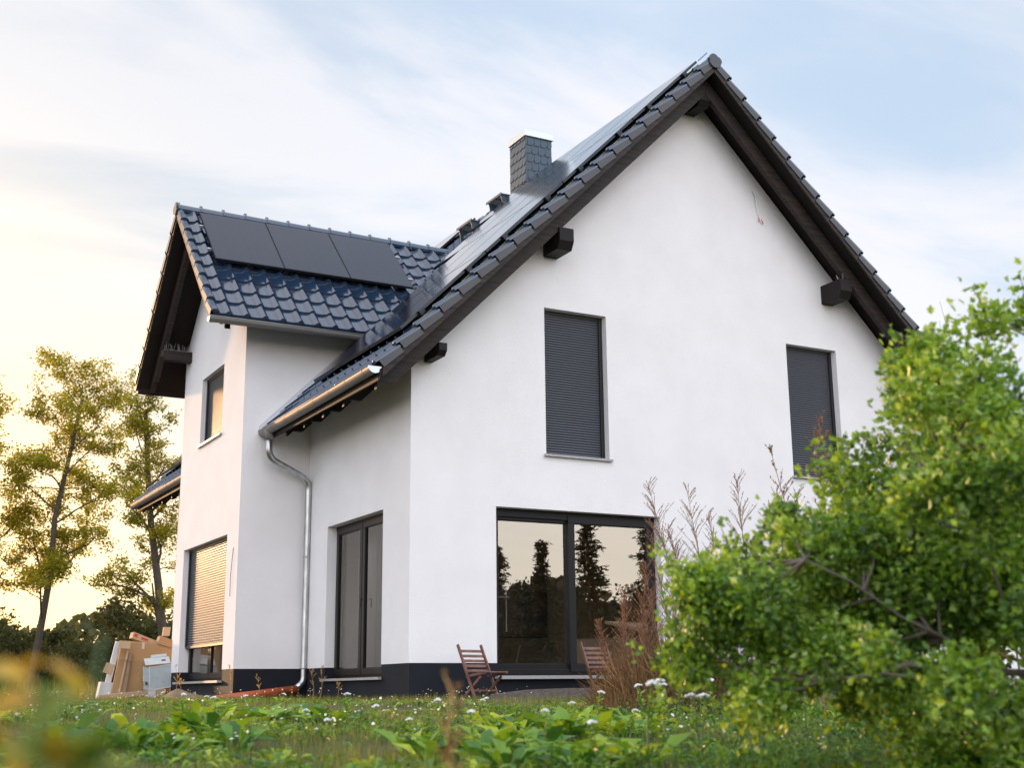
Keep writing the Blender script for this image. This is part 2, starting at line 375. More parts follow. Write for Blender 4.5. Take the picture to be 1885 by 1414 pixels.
# ---- pantile slopes
GA, TW = .397, .288
def slope(name, O, U, S, ncol, ncrs, parent, thick=.032, mir=False):
    O = np.array(O, float); U = np.array(U, float); S = unit(np.array(S, float)); Nn = unit(np.cross(U, S))
    if Nn[2] < 0: Nn = -Nn
    # one tile profile across its width: flat pan then roll
    pu = np.array([0, .10, .22, .40, .56, .66, .74, .82, .90, .97]) ; ph = np.array([.010, .002, 0, 0, .003, .020, .048, .062, .048, .020])
    if mir: pu = 1 - pu[::-1]; ph = ph[::-1]
    us = np.concatenate([(k + pu) * TW for k in range(ncol)] + [[ncol * TW]]); hs = np.concatenate([np.tile(ph, ncol), [ph[0]]])
    nose = np.concatenate([np.tile(np.where(ph > .012, -.018, 0), ncol), [0]])
    ts = [(0, -.035, 0), (0, thick * .75, -.004), (.012, thick, 0), (.35, thick * .66, 0), (1.0, .0, 0)]
    rows = []
    for c in range(ncrs):
        for t, h, dn in ts:
            s = (c + t) * GA + (nose if t < .1 else 0)
            if h < 0: hh = np.full(len(us), -.02)
            else: hh = hs * (1. if t > 0 else .8) + h
            rows.append(O + us[:, None] * U + np.broadcast_to(s, us.shape)[:, None] * S + hh[:, None] * Nn)
    V = np.concatenate(rows); n = len(us); nr = len(rows); I = np.arange(n * nr).reshape(nr, n)
    q = []
    k = len(ts)
    for c in range(ncrs):
        B = I[c * k:(c + 1) * k]
        q.append(np.stack([B[:-1, :-1], B[:-1, 1:], B[1:, 1:], B[1:, :-1]], -1).reshape(-1, 4))
    q = np.concatenate(q)
    o = npmesh(name, V, np.full(len(q), 4), q.ravel(), M['tile'], parent, True)
    e = o.modifiers.new('split', 'EDGE_SPLIT'); e.split_angle = R(50)
    return o
r2 = math.sqrt(.5)
XE = -.755
ym0, ym1 = -OV + .03, YB + OV - .03
ncm = int(round((ym1 - ym0) / TW))
TB = .035    # tile base lies below the nominal surface
roof = bpy.data.objects.new('roof', None); col.objects.link(roof); roof.parent = house
slope('tiled_slope', (XE, ym0, XE + RT0 - TB), (0, 1, 0), (1, 0, 1), ncm, 20, roof, mir=True)
slope('tiled_slope', (2 * XR - XE, ym0, XE + RT0 - TB), (0, 1, 0), (-1, 0, 1), ncm, 20, roof)
ye = 3.27
slope('tiled_slope', (CXO + .03, ye, ye + CT0 - TB), (1, 0, 0), (0, 1, 1), 19, 9, roof)
slope('tiled_slope', (CXO + .03, 2 * CY - ye, ye + CT0 - TB), (1, 0, 0), (0, -1, 1), 19, 9, roof)
# under-structure slabs of the roofs (closed wedges) and soffits
def slab(name, pts, ext, m, parent): return MB().prism(pts, ext).build(name, m, parent)
a0 = RT0 - .09; a1 = RT0 - .22
for sgn in (1, -1):
    fx = (lambda x: x) if sgn == 1 else (lambda x: 2 * XR - x)
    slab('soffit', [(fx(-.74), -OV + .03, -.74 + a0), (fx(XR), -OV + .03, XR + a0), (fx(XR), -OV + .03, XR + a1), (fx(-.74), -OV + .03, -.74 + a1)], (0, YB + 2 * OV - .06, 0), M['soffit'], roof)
b0 = CT0 - .09; b1 = CT0 - .22
for sgn in (1, -1):
    fy = (lambda y: y) if sgn == 1 else (lambda y: 2 * CY - y)
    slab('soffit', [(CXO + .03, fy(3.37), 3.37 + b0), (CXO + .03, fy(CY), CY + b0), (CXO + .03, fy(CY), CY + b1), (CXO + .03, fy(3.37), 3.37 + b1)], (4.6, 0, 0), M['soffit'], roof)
# verge boards (thin outer board)
def verge_board(P0, P1, out, th, zt, zb):
    P0, P1, out = Vector(P0), Vector(P1), Vector(out)
    MB().prism([P0 + Vector((0, 0, zt)), P1 + Vector((0, 0, zt)), P1 + Vector((0, 0, zb)), P0 + Vector((0, 0, zb))], -out * th).build('verge_board', M['wood'], roof, bevel=.003)
out = (0, -1, 0)
for yy, out in ((-.690, (0, -1, 0)), (YB + .69, (0, 1, 0))):
    verge_board((-.70, yy, -.70 + RT0), (XR, yy, XR + RT0), out, .028, -.06, -.225)
    verge_board((2 * XR + .70, yy, -.70 + RT0), (XR + .0005, yy, XR + RT0), out, .028, -.06, -.225)
verge_board((CXO + .012, 3.34, 3.34 + CT0), (CXO + .012, CY, CY + CT0), (-1, 0, 0), .028, -.06, -.225)
verge_board((CXO + .012, 2 * CY - 3.34, 3.34 + CT0), (CXO + .012, CY + .0005, CY + CT0), (-1, 0, 0), .028, -.06, -.225)
# verge tiles: rounded roll + hanging flap, stepped per course
def verge_tiles(P0, S, out, n, parent):
    P0, S, out = Vector(P0), Vector(S).normalized(), Vector(out); Nn = out.cross(S); Nn = Nn if Nn.z > 0 else -Nn
    b = MB(); f = MB()
    for c in range(n):
        for k, (t, h) in enumerate(((-.02, .036), (1.06, .002))):
            pass
        secs = []
        for t, h, sc_ in ((-.035, .046, .6), (-.015, .060, 1), (1.04, -.004, 1)):
            base = P0 + S * GA * (c + t) + Nn * h
            pts = [base - out * .13 + Nn * -.012 * sc_]
            for a in (160, 125, 90, 55, 20, 0):
                pts.append(base - out * .045 + (out * math.cos(R(a)) + Nn * math.sin(R(a)) * sc_) * .052 + Nn * .0)
            secs.append(pts)
        m_ = len(secs[0]); V = [p for s_ in secs for p in s_]
        F = [(i * m_ + j, i * m_ + j + 1, (i + 1) * m_ + j + 1, (i + 1) * m_ + j) for i in range(2) for j in range(m_ - 1)] + [tuple(range(m_))[::-1]]
        b.add(V, F)
        # flap
        o0 = P0 + S * GA * (c + .10) + Nn * .050 + out * .006; o1 = P0 + S * GA * (c + 1.0) + Nn * .002 + out * .006
        dn = Vector((0, 0, -1))
        f.add([o0, o1, o1 - Nn * .085, o0 - Nn * .105] + [q - out * .014 for q in (o0, o1, o1 - Nn * .085, o0 - Nn * .105)],
              [(0, 1, 2, 3), (7, 6, 5, 4), (3, 2, 6, 7), (0, 3, 7, 4), (1, 5, 6, 2)])
    o = b.build('verge_tiles', M['tile'], parent, True); f.build('verge_flaps', M['verge'], o)
for yy, ou in ((-OV, (0, -1, 0)), (YB + OV, (0, 1, 0))):
    verge_tiles((XE, yy, XE + RT0 - .03), (1, 0, 1), ou, 20, roof)
    verge_tiles((2 * XR - XE, yy, XE + RT0 - .03), (-1, 0, 1), ou, 20, roof)
verge_tiles((CXO, ye, ye + CT0 - .03), (0, 1, 1), (-1, 0, 0), 9, roof)
verge_tiles((CXO, 2 * CY - ye, ye + CT0 - .03), (0, -1, 1), (-1, 0, 0), 9, roof)
# ridges
def ridge(P0, P1, parent):
    P0, P1 = Vector(P0), Vector(P1); L_ = (P1 - P0).length; A = (P1 - P0).normalized(); B = Vector((0, 0, 1)).cross(A); b = MB(); g = .40; n = int(L_ / g)
    for c in range(n):
        secs = []
        for t, r in ((-.03, .118), (.05, .122), (.07, .108), (1.02, .100)):
            base = P0 + A * g * (c + t)
            secs.append([base + B * math.cos(R(a)) * r * 1.12 + Vector((0, 0, 1)) * (math.sin(R(a)) * r - .02) for a in (-28, 0, 30, 60, 90, 120, 150, 180, 208)])
        m_ = 9; V = [p for s_ in secs for p in s_]
        b.add(V, [(i * m_ + j, i * m_ + j + 1, (i + 1) * m_ + j + 1, (i + 1) * m_ + j) for i in range(3) for j in range(m_ - 1)] + [tuple(range(m_))])
        q = P0 + A * g * (c + .01) + Vector((0, 0, .10)); b.obox(q - A * .02 - B * .022, A * .05, B * .044, (0, 0, .022))
    return b.build('ridge_tiles', M['tile'], parent, False)
rg = ridge((XR, -OV + .01, XR + RT0 - .045), (XR, YB + OV, XR + RT0 - .045), roof)
# scalloped disc closing the ridge
def ridge_end(C, A, B, parent):
    C, A, B = Vector(C), Vector(A), Vector(B); pts = []
    for a in range(0, 360, 10):
        r = .100 + .030 * abs(math.cos(R(a) * 1.5)) if 0 <= a <= 180 else .118
        x = math.cos(R(a)) * r; z = math.sin(R(a)) * r
        if 200 < a < 340: z = max(z, -.115); x *= .95
        pts.append(C + B * x + Vector((0, 0, z)))
    MB().prism(pts, A * .03).build('ridge_end_disc', M['verge'], parent, bevel=.006)
ridge_end((XR, -OV - .005, XR + RT0 - .055), (0, -1, 0), (1, 0, 0), rg)
rg2 = ridge((CXO + .01, CY, CY + CT0 - .045), (3.6, CY, CY + CT0 - .045), roof)
ridge_end((CXO - .005, CY, CY + CT0 - .055), (-1, 0, 0), (0, 1, 0), rg2)
# barge rafters on the purlins and eave rafters
RB, RTOP = 4.485, RT0 - .225
def rafter(y0, th, name='rafter', mir=False, tail=-.68, m='wood', par=None):
    f = (lambda x: x) if not mir else (lambda x: 2 * XR - x)
    pts = [(tail, tail + RTOP), (XR, XR + RTOP), (XR, XR + RB), (-.43, -.43 + RB), (-.575, -.43 + RB), (tail, tail + RB + .15)]
    return MB().prism([(f(x), y0, z) for x, z in pts], (0, th, 0)).build(name, M[m], house, bevel=.004)
rafter(-.447, .09); rafter(-.447, .09, mir=True)
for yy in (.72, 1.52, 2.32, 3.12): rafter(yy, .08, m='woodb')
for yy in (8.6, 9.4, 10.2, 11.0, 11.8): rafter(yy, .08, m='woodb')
rafter(YB + .36, .09); rafter(YB + .36, .09, mir=True)
def crafter(x0, th, mir, m='wood'):
    f = (lambda y: y) if not mir else (lambda y: 2 * CY - y)
    B_ = CT0 - .225; Cc = CT0 - .50
    MB().prism([(x0, f(3.42), 3.42 + B_), (x0, f(CY), CY + B_), (x0, f(CY), CY + Cc), (x0, f(3.72), 3.72 + Cc), (x0, f(3.58), 3.72 + Cc), (x0, f(3.42), 3.45 + Cc + .12)], (th, 0, 0)).build('rafter', M[m], house, bevel=.004)
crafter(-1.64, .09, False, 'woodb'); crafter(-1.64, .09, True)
# purlins (chamfered ends)
def purlin(x, wd, zt, h, yo, yin=.35, sides=(), spikes=False):
    b = MB().prism([(x, yin, zt), (x, yo, zt), (x, yo, zt - h * .62), (x, yo + .07, zt - h), (x, yin, zt - h)], (wd, 0, 0))
    o = b.build('purlin', M['woodb'], house, bevel=.006)
    s = MB().box((x + .02, yo + .02, zt - .001), (x + wd - .02, -.02, zt + .004))
    for i in range(16):
        px = x + .02 + (wd - .04) * random.random(); py = yo + .02 + (abs(yo) - .05) * random.random() * .9
        s.tube([(px, py, zt), (px + random.uniform(-.06, .06), py + random.uniform(-.05, .05), zt + random.uniform(.07, .12))], .0012, 4)
    s.build('bird_spikes', M['steel'], o)
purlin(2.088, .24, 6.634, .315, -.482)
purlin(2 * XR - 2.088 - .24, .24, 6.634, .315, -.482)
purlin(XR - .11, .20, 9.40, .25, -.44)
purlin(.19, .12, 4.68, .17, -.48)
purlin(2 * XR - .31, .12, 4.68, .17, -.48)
def cpurlin(y, wd, zt, h, xo):
    o = MB().prism([(-X1 + .3, y, zt), (xo, y, zt), (xo, y, zt - h * .62), (xo + .06, y, zt - h), (-X1 + .3, y, zt - h)], (0, wd, 0)).build('purlin', M['wood'], house, bevel=.006)
    s = MB().box((xo + .03, y + .01, zt - .001), (-X1 - .01, y + wd - .01, zt + .004))
    for i in range(34):
        px = xo + .04 + (abs(xo) - X1 - .06) * random.random(); py = y + wd * random.random()
        s.tube([(px, py, zt), (px + random.uniform(-.03, .03), py + random.uniform(-.04, .04), zt + random.uniform(.09, .15))], .0015, 4)
    s.build('bird_spikes', M['steel'], o)
cpurlin(7.38, .16, 6.25, .19, -1.66); cpurlin(4.2, .16, 6.25, .19, -1.5); cpurlin(CY - .09, .18, 7.95, .24, -1.66)

# ---- gutters
def gutter(P0, P1, r, parent, caps=(1, 1), step=.62, m='zinc'):
    P0, P1 = Vector(P0), Vector(P1); A = (P1 - P0).normalized(); B = A.cross(Vector((0, 0, 1))); L_ = (P1 - P0).length
    b = MB(); angs = [180 + 15 * i for i in range(13)]
    def sec(t, r, dz=0): return [P0 + A * t + B * math.cos(R(a)) * r + Vector((0, 0, math.sin(R(a)) * r + dz)) for a in angs]
    for rr in (r, r - .004):
        s0, s1 = sec(0, rr), sec(L_, rr); b.add(s0 + s1, [(j, j + 1, 14 + j, 13 + j) for j in range(12)])
    for s_ in (-1, 1):
        b.tube([P0 + B * s_ * r + Vector((0, 0, .002)), P1 + B * s_ * r + Vector((0, 0, .002))], .010 if s_ else .004, 8)
    o = b.build('gutter', M[m], parent, True)
    t = .25
    while t < L_ - .1:
        s0, s1 = sec(t, r + .006), sec(t + .022, r + .006); MB().add(s0 + s1, [(j, j + 1, 14 + j, 13 + j) for j in range(12)]).build('gutter_bracket', M[m], o); t += step
    for k, t in ((0, -.003), (1, L_ + .003)):
        if caps[k]:
            s0 = sec(t, r + .004); MB().add(s0 + [p + A * .006 * (1 if k else -1) for p in s0], [tuple(range(13)), tuple(range(13, 26))[::-1]] + [(j, j + 1, 14 + j, 13 + j) for j in range(12)] + [(12, 0, 13, 25)]).build('end_cap', M['alu' if k == 0 else m], o)
    return o
GX, GZ = -.80, 4.195
g1 = gutter((GX, -.66, GZ), (GX, 3.92, GZ - .03), .088, house)
gutter((GX, Y2 + .05, GZ), (GX, YB + OV - .02, GZ - .02), .088, house)
gutter((2 * XR - GX, YB + .6, GZ), (2 * XR - GX, -.66, GZ), .088, house)
gutter((CXO - .02, 3.30, 5.755), (.62, 3.30, 5.755), .078, house, step=.8)
gutter((1.6, 2 * CY - 3.30, 5.755), (CXO + .02, 2 * CY - 3.30, 5.755), .078, house, step=.8)
# fascia strips behind the gutters
MB().box((-.745, -.64, 4.02), (-.715, 3.95, 4.17)).build('fascia', M['soffit'], house)
MB().box((-.745, Y2 + .03, 4.02), (-.715, YB + .64, 4.17)).build('fascia', M['soffit'], house)
MB().box((CXO + .05, 3.345, 5.69), (.9, 3.368, 5.80)).build('fascia', M['soffit'], house)
MB().box((CXO + .05, 2 * CY - 3.370, 5.60), (1.5, 2 * CY - 3.345, 5.80)).build('fascia', M['soffit'], house)
# downpipe with hopper
def arc(pts, k=5):      # round off a polyline
    P = [Vector(p) for p in pts]; o = [P[0]]
    for i in range(1, len(P) - 1):
        d0 = (P[i - 1] - P[i]); d1 = (P[i + 1] - P[i]); rr = min(.16, d0.length * .45, d1.length * .45); a = P[i] + d0.normalized() * rr; c = P[i] + d1.normalized() * rr
        for j in range(k + 1):
            t = j / k; o.append(a.lerp(P[i], t).lerp(P[i].lerp(c, t), t))
    return o + [P[-1]]
HX, HY = -.80, 3.62
DPX, DPY = -.045, Y1 - .10
dp = MB().tube(arc([(HX, HY, 4.02), (HX, HY, 3.70), (DPX, DPY, 3.43), (DPX, DPY, .30), (DPX - .13, DPY - .02, .20)]), .052, 16).build('downpipe', M['galv'], house, True)
MB().tube([(HX, HY, 4.19), (HX, HY, 4.10), (HX, HY, 3.98)], [.088, .080, .058], 16).build('outlet', M['zinc'], dp, True)
for z in (3.36, 2.2, .49): MB().tube([(DPX, DPY, z), (DPX, DPY, z + .03)], .058, 16).build('pipe_clip', M['galv'], dp, True)
MB().tube([(DPX + .11, Y1 - .02, .5), (DPX + .11, Y1 - .02, 4.1)], .006, 6).build('lightning_wire', M['steel'], house)
# flashing where the eave roof meets the cross gable wall
MB().prism([(-.86, 3.86, -.86 + RT0 + .03), (1.1, 3.86, 1.1 + RT0 + .03), (1.1, 3.86, 1.1 + RT0 + .05), (-.86, 3.86, -.86 + RT0 + .05)], (0, .10, 0)).build('flashing', M['cham'], roof)
MB().prism([(-.86, 3.962, -.86 + RT0 + .03), (1.1, 3.962, 1.1 + RT0 + .03), (1.1, 3.962, 1.1 + RT0 + .14), (-.86, 3.962, -.86 + RT0 + .14)], (0, .014, 0)).build('flashing', M['cham'], roof)

# ---- solar panels
def panel(O, U, S, wd, hh, parent, rails=True):
    O, U, S = Vector(O), Vector(U), Vector(S).normalized(); Nn = U.cross(S); Nn = Nn if Nn.z > 0 else -Nn
    e = bpy.data.objects.new('solar_panel', None); col.objects.link(e); e.parent = parent
    mw = Matrix((( U.x, S.x, Nn.x, O.x), (U.y, S.y, Nn.y, O.y), (U.z, S.z, Nn.z, O.z), (0, 0, 0, 1))); e.matrix_local = mw
    MB().box((.012, .012, .010), (wd - .012, hh - .012, .041)).build('glass_pane', M['pv'], e)
    b = MB(); b.box((0, 0, 0), (wd, .0115, .040)); b.box((0, hh - .0115, 0), (wd, hh, .040)); b.box((0, .0115, 0), (.0115, hh - .0115, .040)); b.box((wd - .0115, .0115, 0), (wd, hh - .0115, .040))
    b.build('panel_frame', M['pvframe'], e)
PW, PHs = 1.10, 1.775
def prow(x0, y0, n, k):
    for i in range(n):
        panel((x0, y0 + i * (PW + .022), x0 + RT0 + .15), (0, 1, 0), (1, 0, 1), PW, PHs, house)
for r_, n in enumerate((3, 3, 4, 4 if 0 else 5)):
    prow(-.33 + r_ * (PHs + .02) * r2, -.43, n, r_)
for r_ in (2, 3): prow(-.33 + r_ * (PHs + .02) * r2, 7.4, 4, r_)
for r_ in (0, 1): prow(-.33 + r_ * (PHs + .02) * r2, 9.4, 3, r_)
# rails with clamps at the verge side
b = MB()
for r_ in range(4):
    for q in (.22, .78):
        x = -.33 + (r_ * (PHs + .02) + PHs * q) * r2
        b.obox((x, -.47, x + RT0 + .085), (0, 5.5 if r_ > 2 else 3.4, 0), (.035, 0, .035), (-.03, 0, .03))
        MB().obox((x - .015, -.475, x - .015 + RT0 + .11), (0, .06, 0), (.06, 0, .06), (-.045, 0, .045)).build('mounting_clamp', M['rail'], house)
b.build('mounting_rail', M['pvframe'], house)
MB().obox((XR - .12, -.46, XR + RT0 + .04), (0, .012, 0), (.18, 0, .18), (-.012, 0, .012)).build('edge_strip', M['blue'], house)
pts = []
for i in range(60):
    x = -.2 + i * .083; pts.append((x, -.52 + .012 * math.sin(i * 1.3), x + RT0 + .075 - .012 * abs(math.sin(i * .33))))
MB().tube(pts, .0045, 5).build('earthing_cable', M['yellow'], house)
for i in range(3):       # three panels on the cross gable slope
    y0 = 4.30
    panel((-1.60 + i * (1.165 + .012), y0, y0 + CT0 + .16), (1, 0, 0), (0, 1, 1), 1.165, 1.70, house)
b = MB()
for y in (4.61, 5.21):
    b.obox((-1.66, y, y + CT0 + .10), (3.70, 0, 0), (0, .03, .03), (0, -.03, .03))
b.build('mounting_rail', M['alu'], house)
b = MB()
for i in range(6):
    for y in (4.61, 5.21): b.obox((-1.5 + i * .6, y - .01, y + CT0 + .02), (.04, 0, 0), (0, .04, .04), (0, -.07, .07))
b.build('roof_hook', M['alu'], house)

# ---- chimney clad in scalloped slates
ch = bpy.data.objects.new('chimney', None); col.objects.link(ch); ch.parent = house
cx0, cy0, cw, cd, ct = 4.665, 5.1, .60, .64, 10.93
MB().box((cx0 + .012, cy0 + .012, 8.9), (cx0 + cw, cy0 + cd, ct)).build('chimney_shaft', M['slate'], ch)
b = MB()
def slates(b, O, U, out, width, z0, z1):
    O, U, out = Vector(O), Vector(U), Vector(out); rh, sw = .178, .152; k = 0; z = z0
    while z < z1 - .02:
        off = (k % 2) * .5 * sw * 0 + (k * .37 % 1) * sw * .0
        n = int(width / sw + .5)
        for i in range(n):
            u0 = i * width / n + ((k % 2) * .35 - .0) * width / n
            u1 = min(u0 + width / n - .006, width)
            if u0 > width - .02: continue
            top = min(z + rh * 1.08, z1)
            rr = min(.075, (u1 - u0) * .6)
            p = [(u0, top), (u0, z)] + [(u1 - rr + rr * math.sin(R(a)), z + rr - rr * math.cos(R(a))) for a in (0, 22, 45, 68, 90)] + [(u1, top)]
            A = [O + U * u + Vector((0, 0, zz_ - O.z)) + out * (.016 - .012 * (zz_ - z) / rh) for u, zz_ in p]
            b.prism(A, -out * .006)
        if k % 2:
            A = [O + U * u + Vector((0, 0, zz_ - O.z)) + out * .010 for u, zz_ in ((0, z), (.35 * width / n - .006, z), (.35 * width / n - .006, min(z + rh, z1)), (0, min(z + rh, z1)))]
            b.prism(A, -out * .006)
        z += rh; k += 1
slates(b, (cx0, cy0 + .008, 9.0), (1, 0, 0), (0, -1, 0), cw, 9.05, ct - .08)
slates(b, (cx0 + .008, cy0 + cd, 9.0), (0, -1, 0), (-1, 0, 0), cd, 8.98, ct - .08)
b.build('slate_cladding', M['slate'], ch)
MB().box((cx0 - .03, cy0 - .03, ct - .10), (cx0 + cw + .03, cy0 + cd + .03, ct + .03)).build('chimney_cap', M['alu'], ch, bevel=.006)
MB().tube([(cx0 + .3, cy0 + .37, ct + .03), (cx0 + .3, cy0 + .37, ct + .09), (cx0 + .3, cy0 + .37, ct + .13)], [.13, .13, .08], 20).build('flue', M['alu'], ch, True)
# sweep's steps
for (sx, sy) in ((3.62, 5.4), (4.28, 5.4)):
    st = MB(); zt = sx + RT0 + .37
    for i in range(9): st.box((sx + i * .028, sy, zt), (sx + i * .028 + .012, sy + .62, zt + .022))
    for j in (0, .3, .6): st.box((sx, sy + j, zt - .004), (sx + .25, sy + j + .012, zt + .02))
    st.box((sx - .012, sy - .01, zt - .012), (sx, sy + .64, zt + .034)); st.box((sx + .25, sy - .01, zt - .012), (sx + .262, sy + .64, zt + .034))
    o = st.build('roof_step', M['slate'], house)
    for j in (.03, .55):
        MB().prism([(sx, sy + j, zt - .01), (sx + .25, sy + j, zt - .01), (sx + .19, sy + j, zt - .07), (sx + .11, sy + j, zt - .13), (sx + .10, sy + j, zt - .30), (sx + .05, sy + j, zt - .33), (sx + .03, sy + j, zt - .12)], (0, .014, 0)).build('step_bracket', M['slate'], o)

# ---- windows
def shutter_parts(win, axis, off, h0, h1, z0, z1, inward, rails=True):
    """rolled-down shutter: slats in plane, guide rails at both sides"""
    def P(h, z, d): return (off + d * inward, h, z) if axis == 'x' else (h, off + d * inward, z)
    b = MB(); n = int(round((z1 - z0) / (.0372 if axis == 'y' else .041))); p = (z1 - z0) / n; prof = ((0, .022), (.22, .009), (.42, .001), (.58, .001), (.80, .008), (.97, .020))
    for k in range(n):
        V = []
        for t, d in prof:
            V += [P(h0 + .05, z0 + (k + t) * p, d), P(h1 - .05, z0 + (k + t) * p, d)]
        b.add(V, [(2 * i, 2 * i + 1, 2 * i + 3, 2 * i + 2) for i in range(len(prof) - 1)])
    o = b.build('shutter', M['shutter'], win)
    b = MB()
    b.add([P(h0, z0, .026), P(h1, z0, .026), P(h1, z1 + .04, .026), P(h0, z1 + .04, .026)], [(0, 1, 2, 3)])
    for a, c in ((h0, h0 + .055), (h1 - .055, h1)):
        p0, p1 = P(a, z0, -.022), P(c, z1 + .05, .02); b.box(tuple(map(min, p0, p1)), tuple(map(max, p0, p1)))
    p0, p1 = P(h0, z1, -.012), P(h1, z1 + .06, .02); b.box(tuple(map(min, p0, p1)), tuple(map(max, p0, p1)))
    b.build('guide_rail', M['rail'], win)
    return o
def sill(win, axis, off, h0, h1, zt, proj, inward, depth=.14, th=.035):
    def P(h, z, d): return (off + d * inward, h, z) if axis == 'x' else (h, off + d * inward, z)
    p0, p1 = P(h0 - .035, zt - th, -proj), P(h1 + .035, zt, -.002); b = MB().box(tuple(map(min, p0, p1)), tuple(map(max, p0, p1)))
    p0, p1 = P(h0 + .003, zt - th, -.002), P(h1 - .003, zt, depth); b.box(tuple(map(min, p0, p1)), tuple(map(max, p0, p1)))
    return b.build('sill', M['granite'], win, bevel=.003)
def empty(name, parent):
    o = bpy.data.objects.new(name, None); col.objects.link(o); o.parent = parent; return o
for (a, c) in ((2.088, 3.146), (6.575, 7.627)):
    wn = empty('window', house); shutter_parts(wn, 'y', .135, a + .004, c - .004, 3.388, 5.50, 1); sill(wn, 'y', 0, a, c, 3.388, .05, 1)
wn = empty('window', house); wn['label'] = 'upper window of the cross gable with the shutter down'
shutter_parts(wn, 'x', -X1 + .10, 5.203, 6.552, 4.348, 5.49, 1); sill(wn, 'x', -X1, 5.199, 6.556, 4.348, .05, 1)
wn = empty('window', house); wn['label'] = 'wide ground floor window with the shutter almost down'
shutter_parts(wn, 'x', -X1 + .115, 4.601, 7.278, .93, 2.56, 1); sill(wn, 'x', -X1, 4.597, 7.282, .335, .08, 1)
p = MB().box((-X1 + .10, 4.61, .895), (-X1 + .135, 7.27, .935)).build('shutter_end_bar', M['rail'], wn)
def frame_window(win, axis, off, h0, h1, z0, z1, inward, leaves, fm, gm, fw_=.075, lw=.085, th=.07):
    """fixed frame + leaves; leaves = list of (h0,h1,offset into wall)"""
    def bx(b, ha, hb, za, zb, d0, d1):
        P = lambda h, z, d: (off + d * inward, h, z) if axis == 'x' else (h, off + d * inward, z)
        p0, p1 = P(ha, za, d0), P(hb, zb, d1); b.box(tuple(map(min, p0, p1)), tuple(map(max, p0, p1)))
    b = MB()
    bx(b, h0, h1, z1 - fw_, z1, 0, th); bx(b, h0, h1, z0, z0 + fw_, 0, th)
    bx(b, h0, h0 + fw_, z0 + fw_, z1 - fw_, 0, th); bx(b, h1 - fw_, h1, z0 + fw_, z1 - fw_, 0, th)
    b.build('window_frame', fm, win, bevel=.004)
    for (a, c, dd) in leaves:
        b = MB(); za, zb = z0 + fw_ * .55, z1 - fw_ * .55
        bx(b, a, c, zb - lw, zb, dd, dd + .05); bx(b, a, c, za, za + lw, dd, dd + .05)
        bx(b, a, a + lw, za + lw, zb - lw, dd, dd + .05); bx(b, c - lw, c, za + lw, zb - lw, dd, dd + .05)
        # inner bead
        bx(b, a + lw, c - lw, za + lw, za + lw + .012, dd + .012, dd + .04); bx(b, a + lw, c - lw, zb - lw - .012, zb - lw, dd + .012, dd + .04)
        lf = b.build('leaf', fm, win, bevel=.004)
        g = MB(); P = lambda h, z: (off + (dd + .026) * inward, h, z) if axis == 'x' else (h, off + (dd + .026) * inward, z)
        g.add([P(a + lw - .005, za + lw - .005), P(c - lw + .005, za + lw - .005), P(c - lw + .005, zb - lw + .005), P(a + lw - .005, zb - lw + .005)], [(0, 1, 2, 3) if axis == 'y' else (3, 2, 1, 0)])
        g.build('pane', gm, lf)
# lower window of the cross gable behind the shutter
frame_window(wn, 'x', -X1 + .175, 4.60, 7.279, .336, 2.598, 1, [(4.64, 5.93, -.012), (5.95, 7.24, -.012)], M['frame'], M['glass2'])
# terrace door
wn = empty('terrace_door', house)
frame_window(wn, 'y', .150, 1.284, 3.982, .336, 2.598, 1, [(1.30, 2.60, .03), (2.50, 3.945, -.022)], M['framed'], M['glass'], .085, .105, .10)
MB().box((1.286, .142, 2.49), (3.98, .149, 2.597)).build('shutter_end_bar', M['framed'], wn)
sill(wn, 'y', 0, 1.281, 3.985, .335, .10, 1, th=.045)
# side door (x = 0)
wn = empty('side_door', house)
frame_window(wn, 'x', .150, .919, 3.09, .336, 2.598, 1, [(.955, 1.99, -.015), (2.01, 3.05, -.015)], M['frame'], M['glass2'], .07, .09)
MB().tube([(.115, 1.90, 1.44), (.075, 1.90, 1.44), (.075, 1.90, 1.32)], .011, 8).build('door_handle', M['rail'], wn)
sill(wn, 'x', 0, .916, 3.093, .335, .06, 1)
MB().box((.142, .92, 2.53), (.149, 3.09, 2.597)).build('shutter_end_bar', M['frame'], wn)
# small ground floor window behind the weeds
wn = empty('window', house)
frame_window(wn, 'y', .145, 6.063, 7.697, 2.033, 2.598, 1, [(6.09, 7.67, -.012)], M['frame'], M['glass'])
# loose lamp wires
MB().tube([(6.05, -.004, 8.07), (6.08, -.03, 7.98), (6.11, -.03, 7.80), (6.16, -.02, 7.62), (6.20, -.02, 7.54)], .006, 6).build('lamp_wire', M['steel'], house)
MB().tube([(6.16, -.02, 7.62), (6.14, -.03, 7.55)], .007, 5).build('wire_end', M['red'], house)
MB().tube([(6.20, -.02, 7.60), (6.23, -.03, 7.53)], .007, 5).build('wire_end', M['red'], house)
MB().tube([(-X1 - .004, 4.22, 2.35), (-X1 - .02, 4.20, 2.2), (-X1 - .02, 4.26, 1.9), (-X1 - .02, 4.25, 1.6)], .005, 5).build('lamp_wire', M['cable'], house)

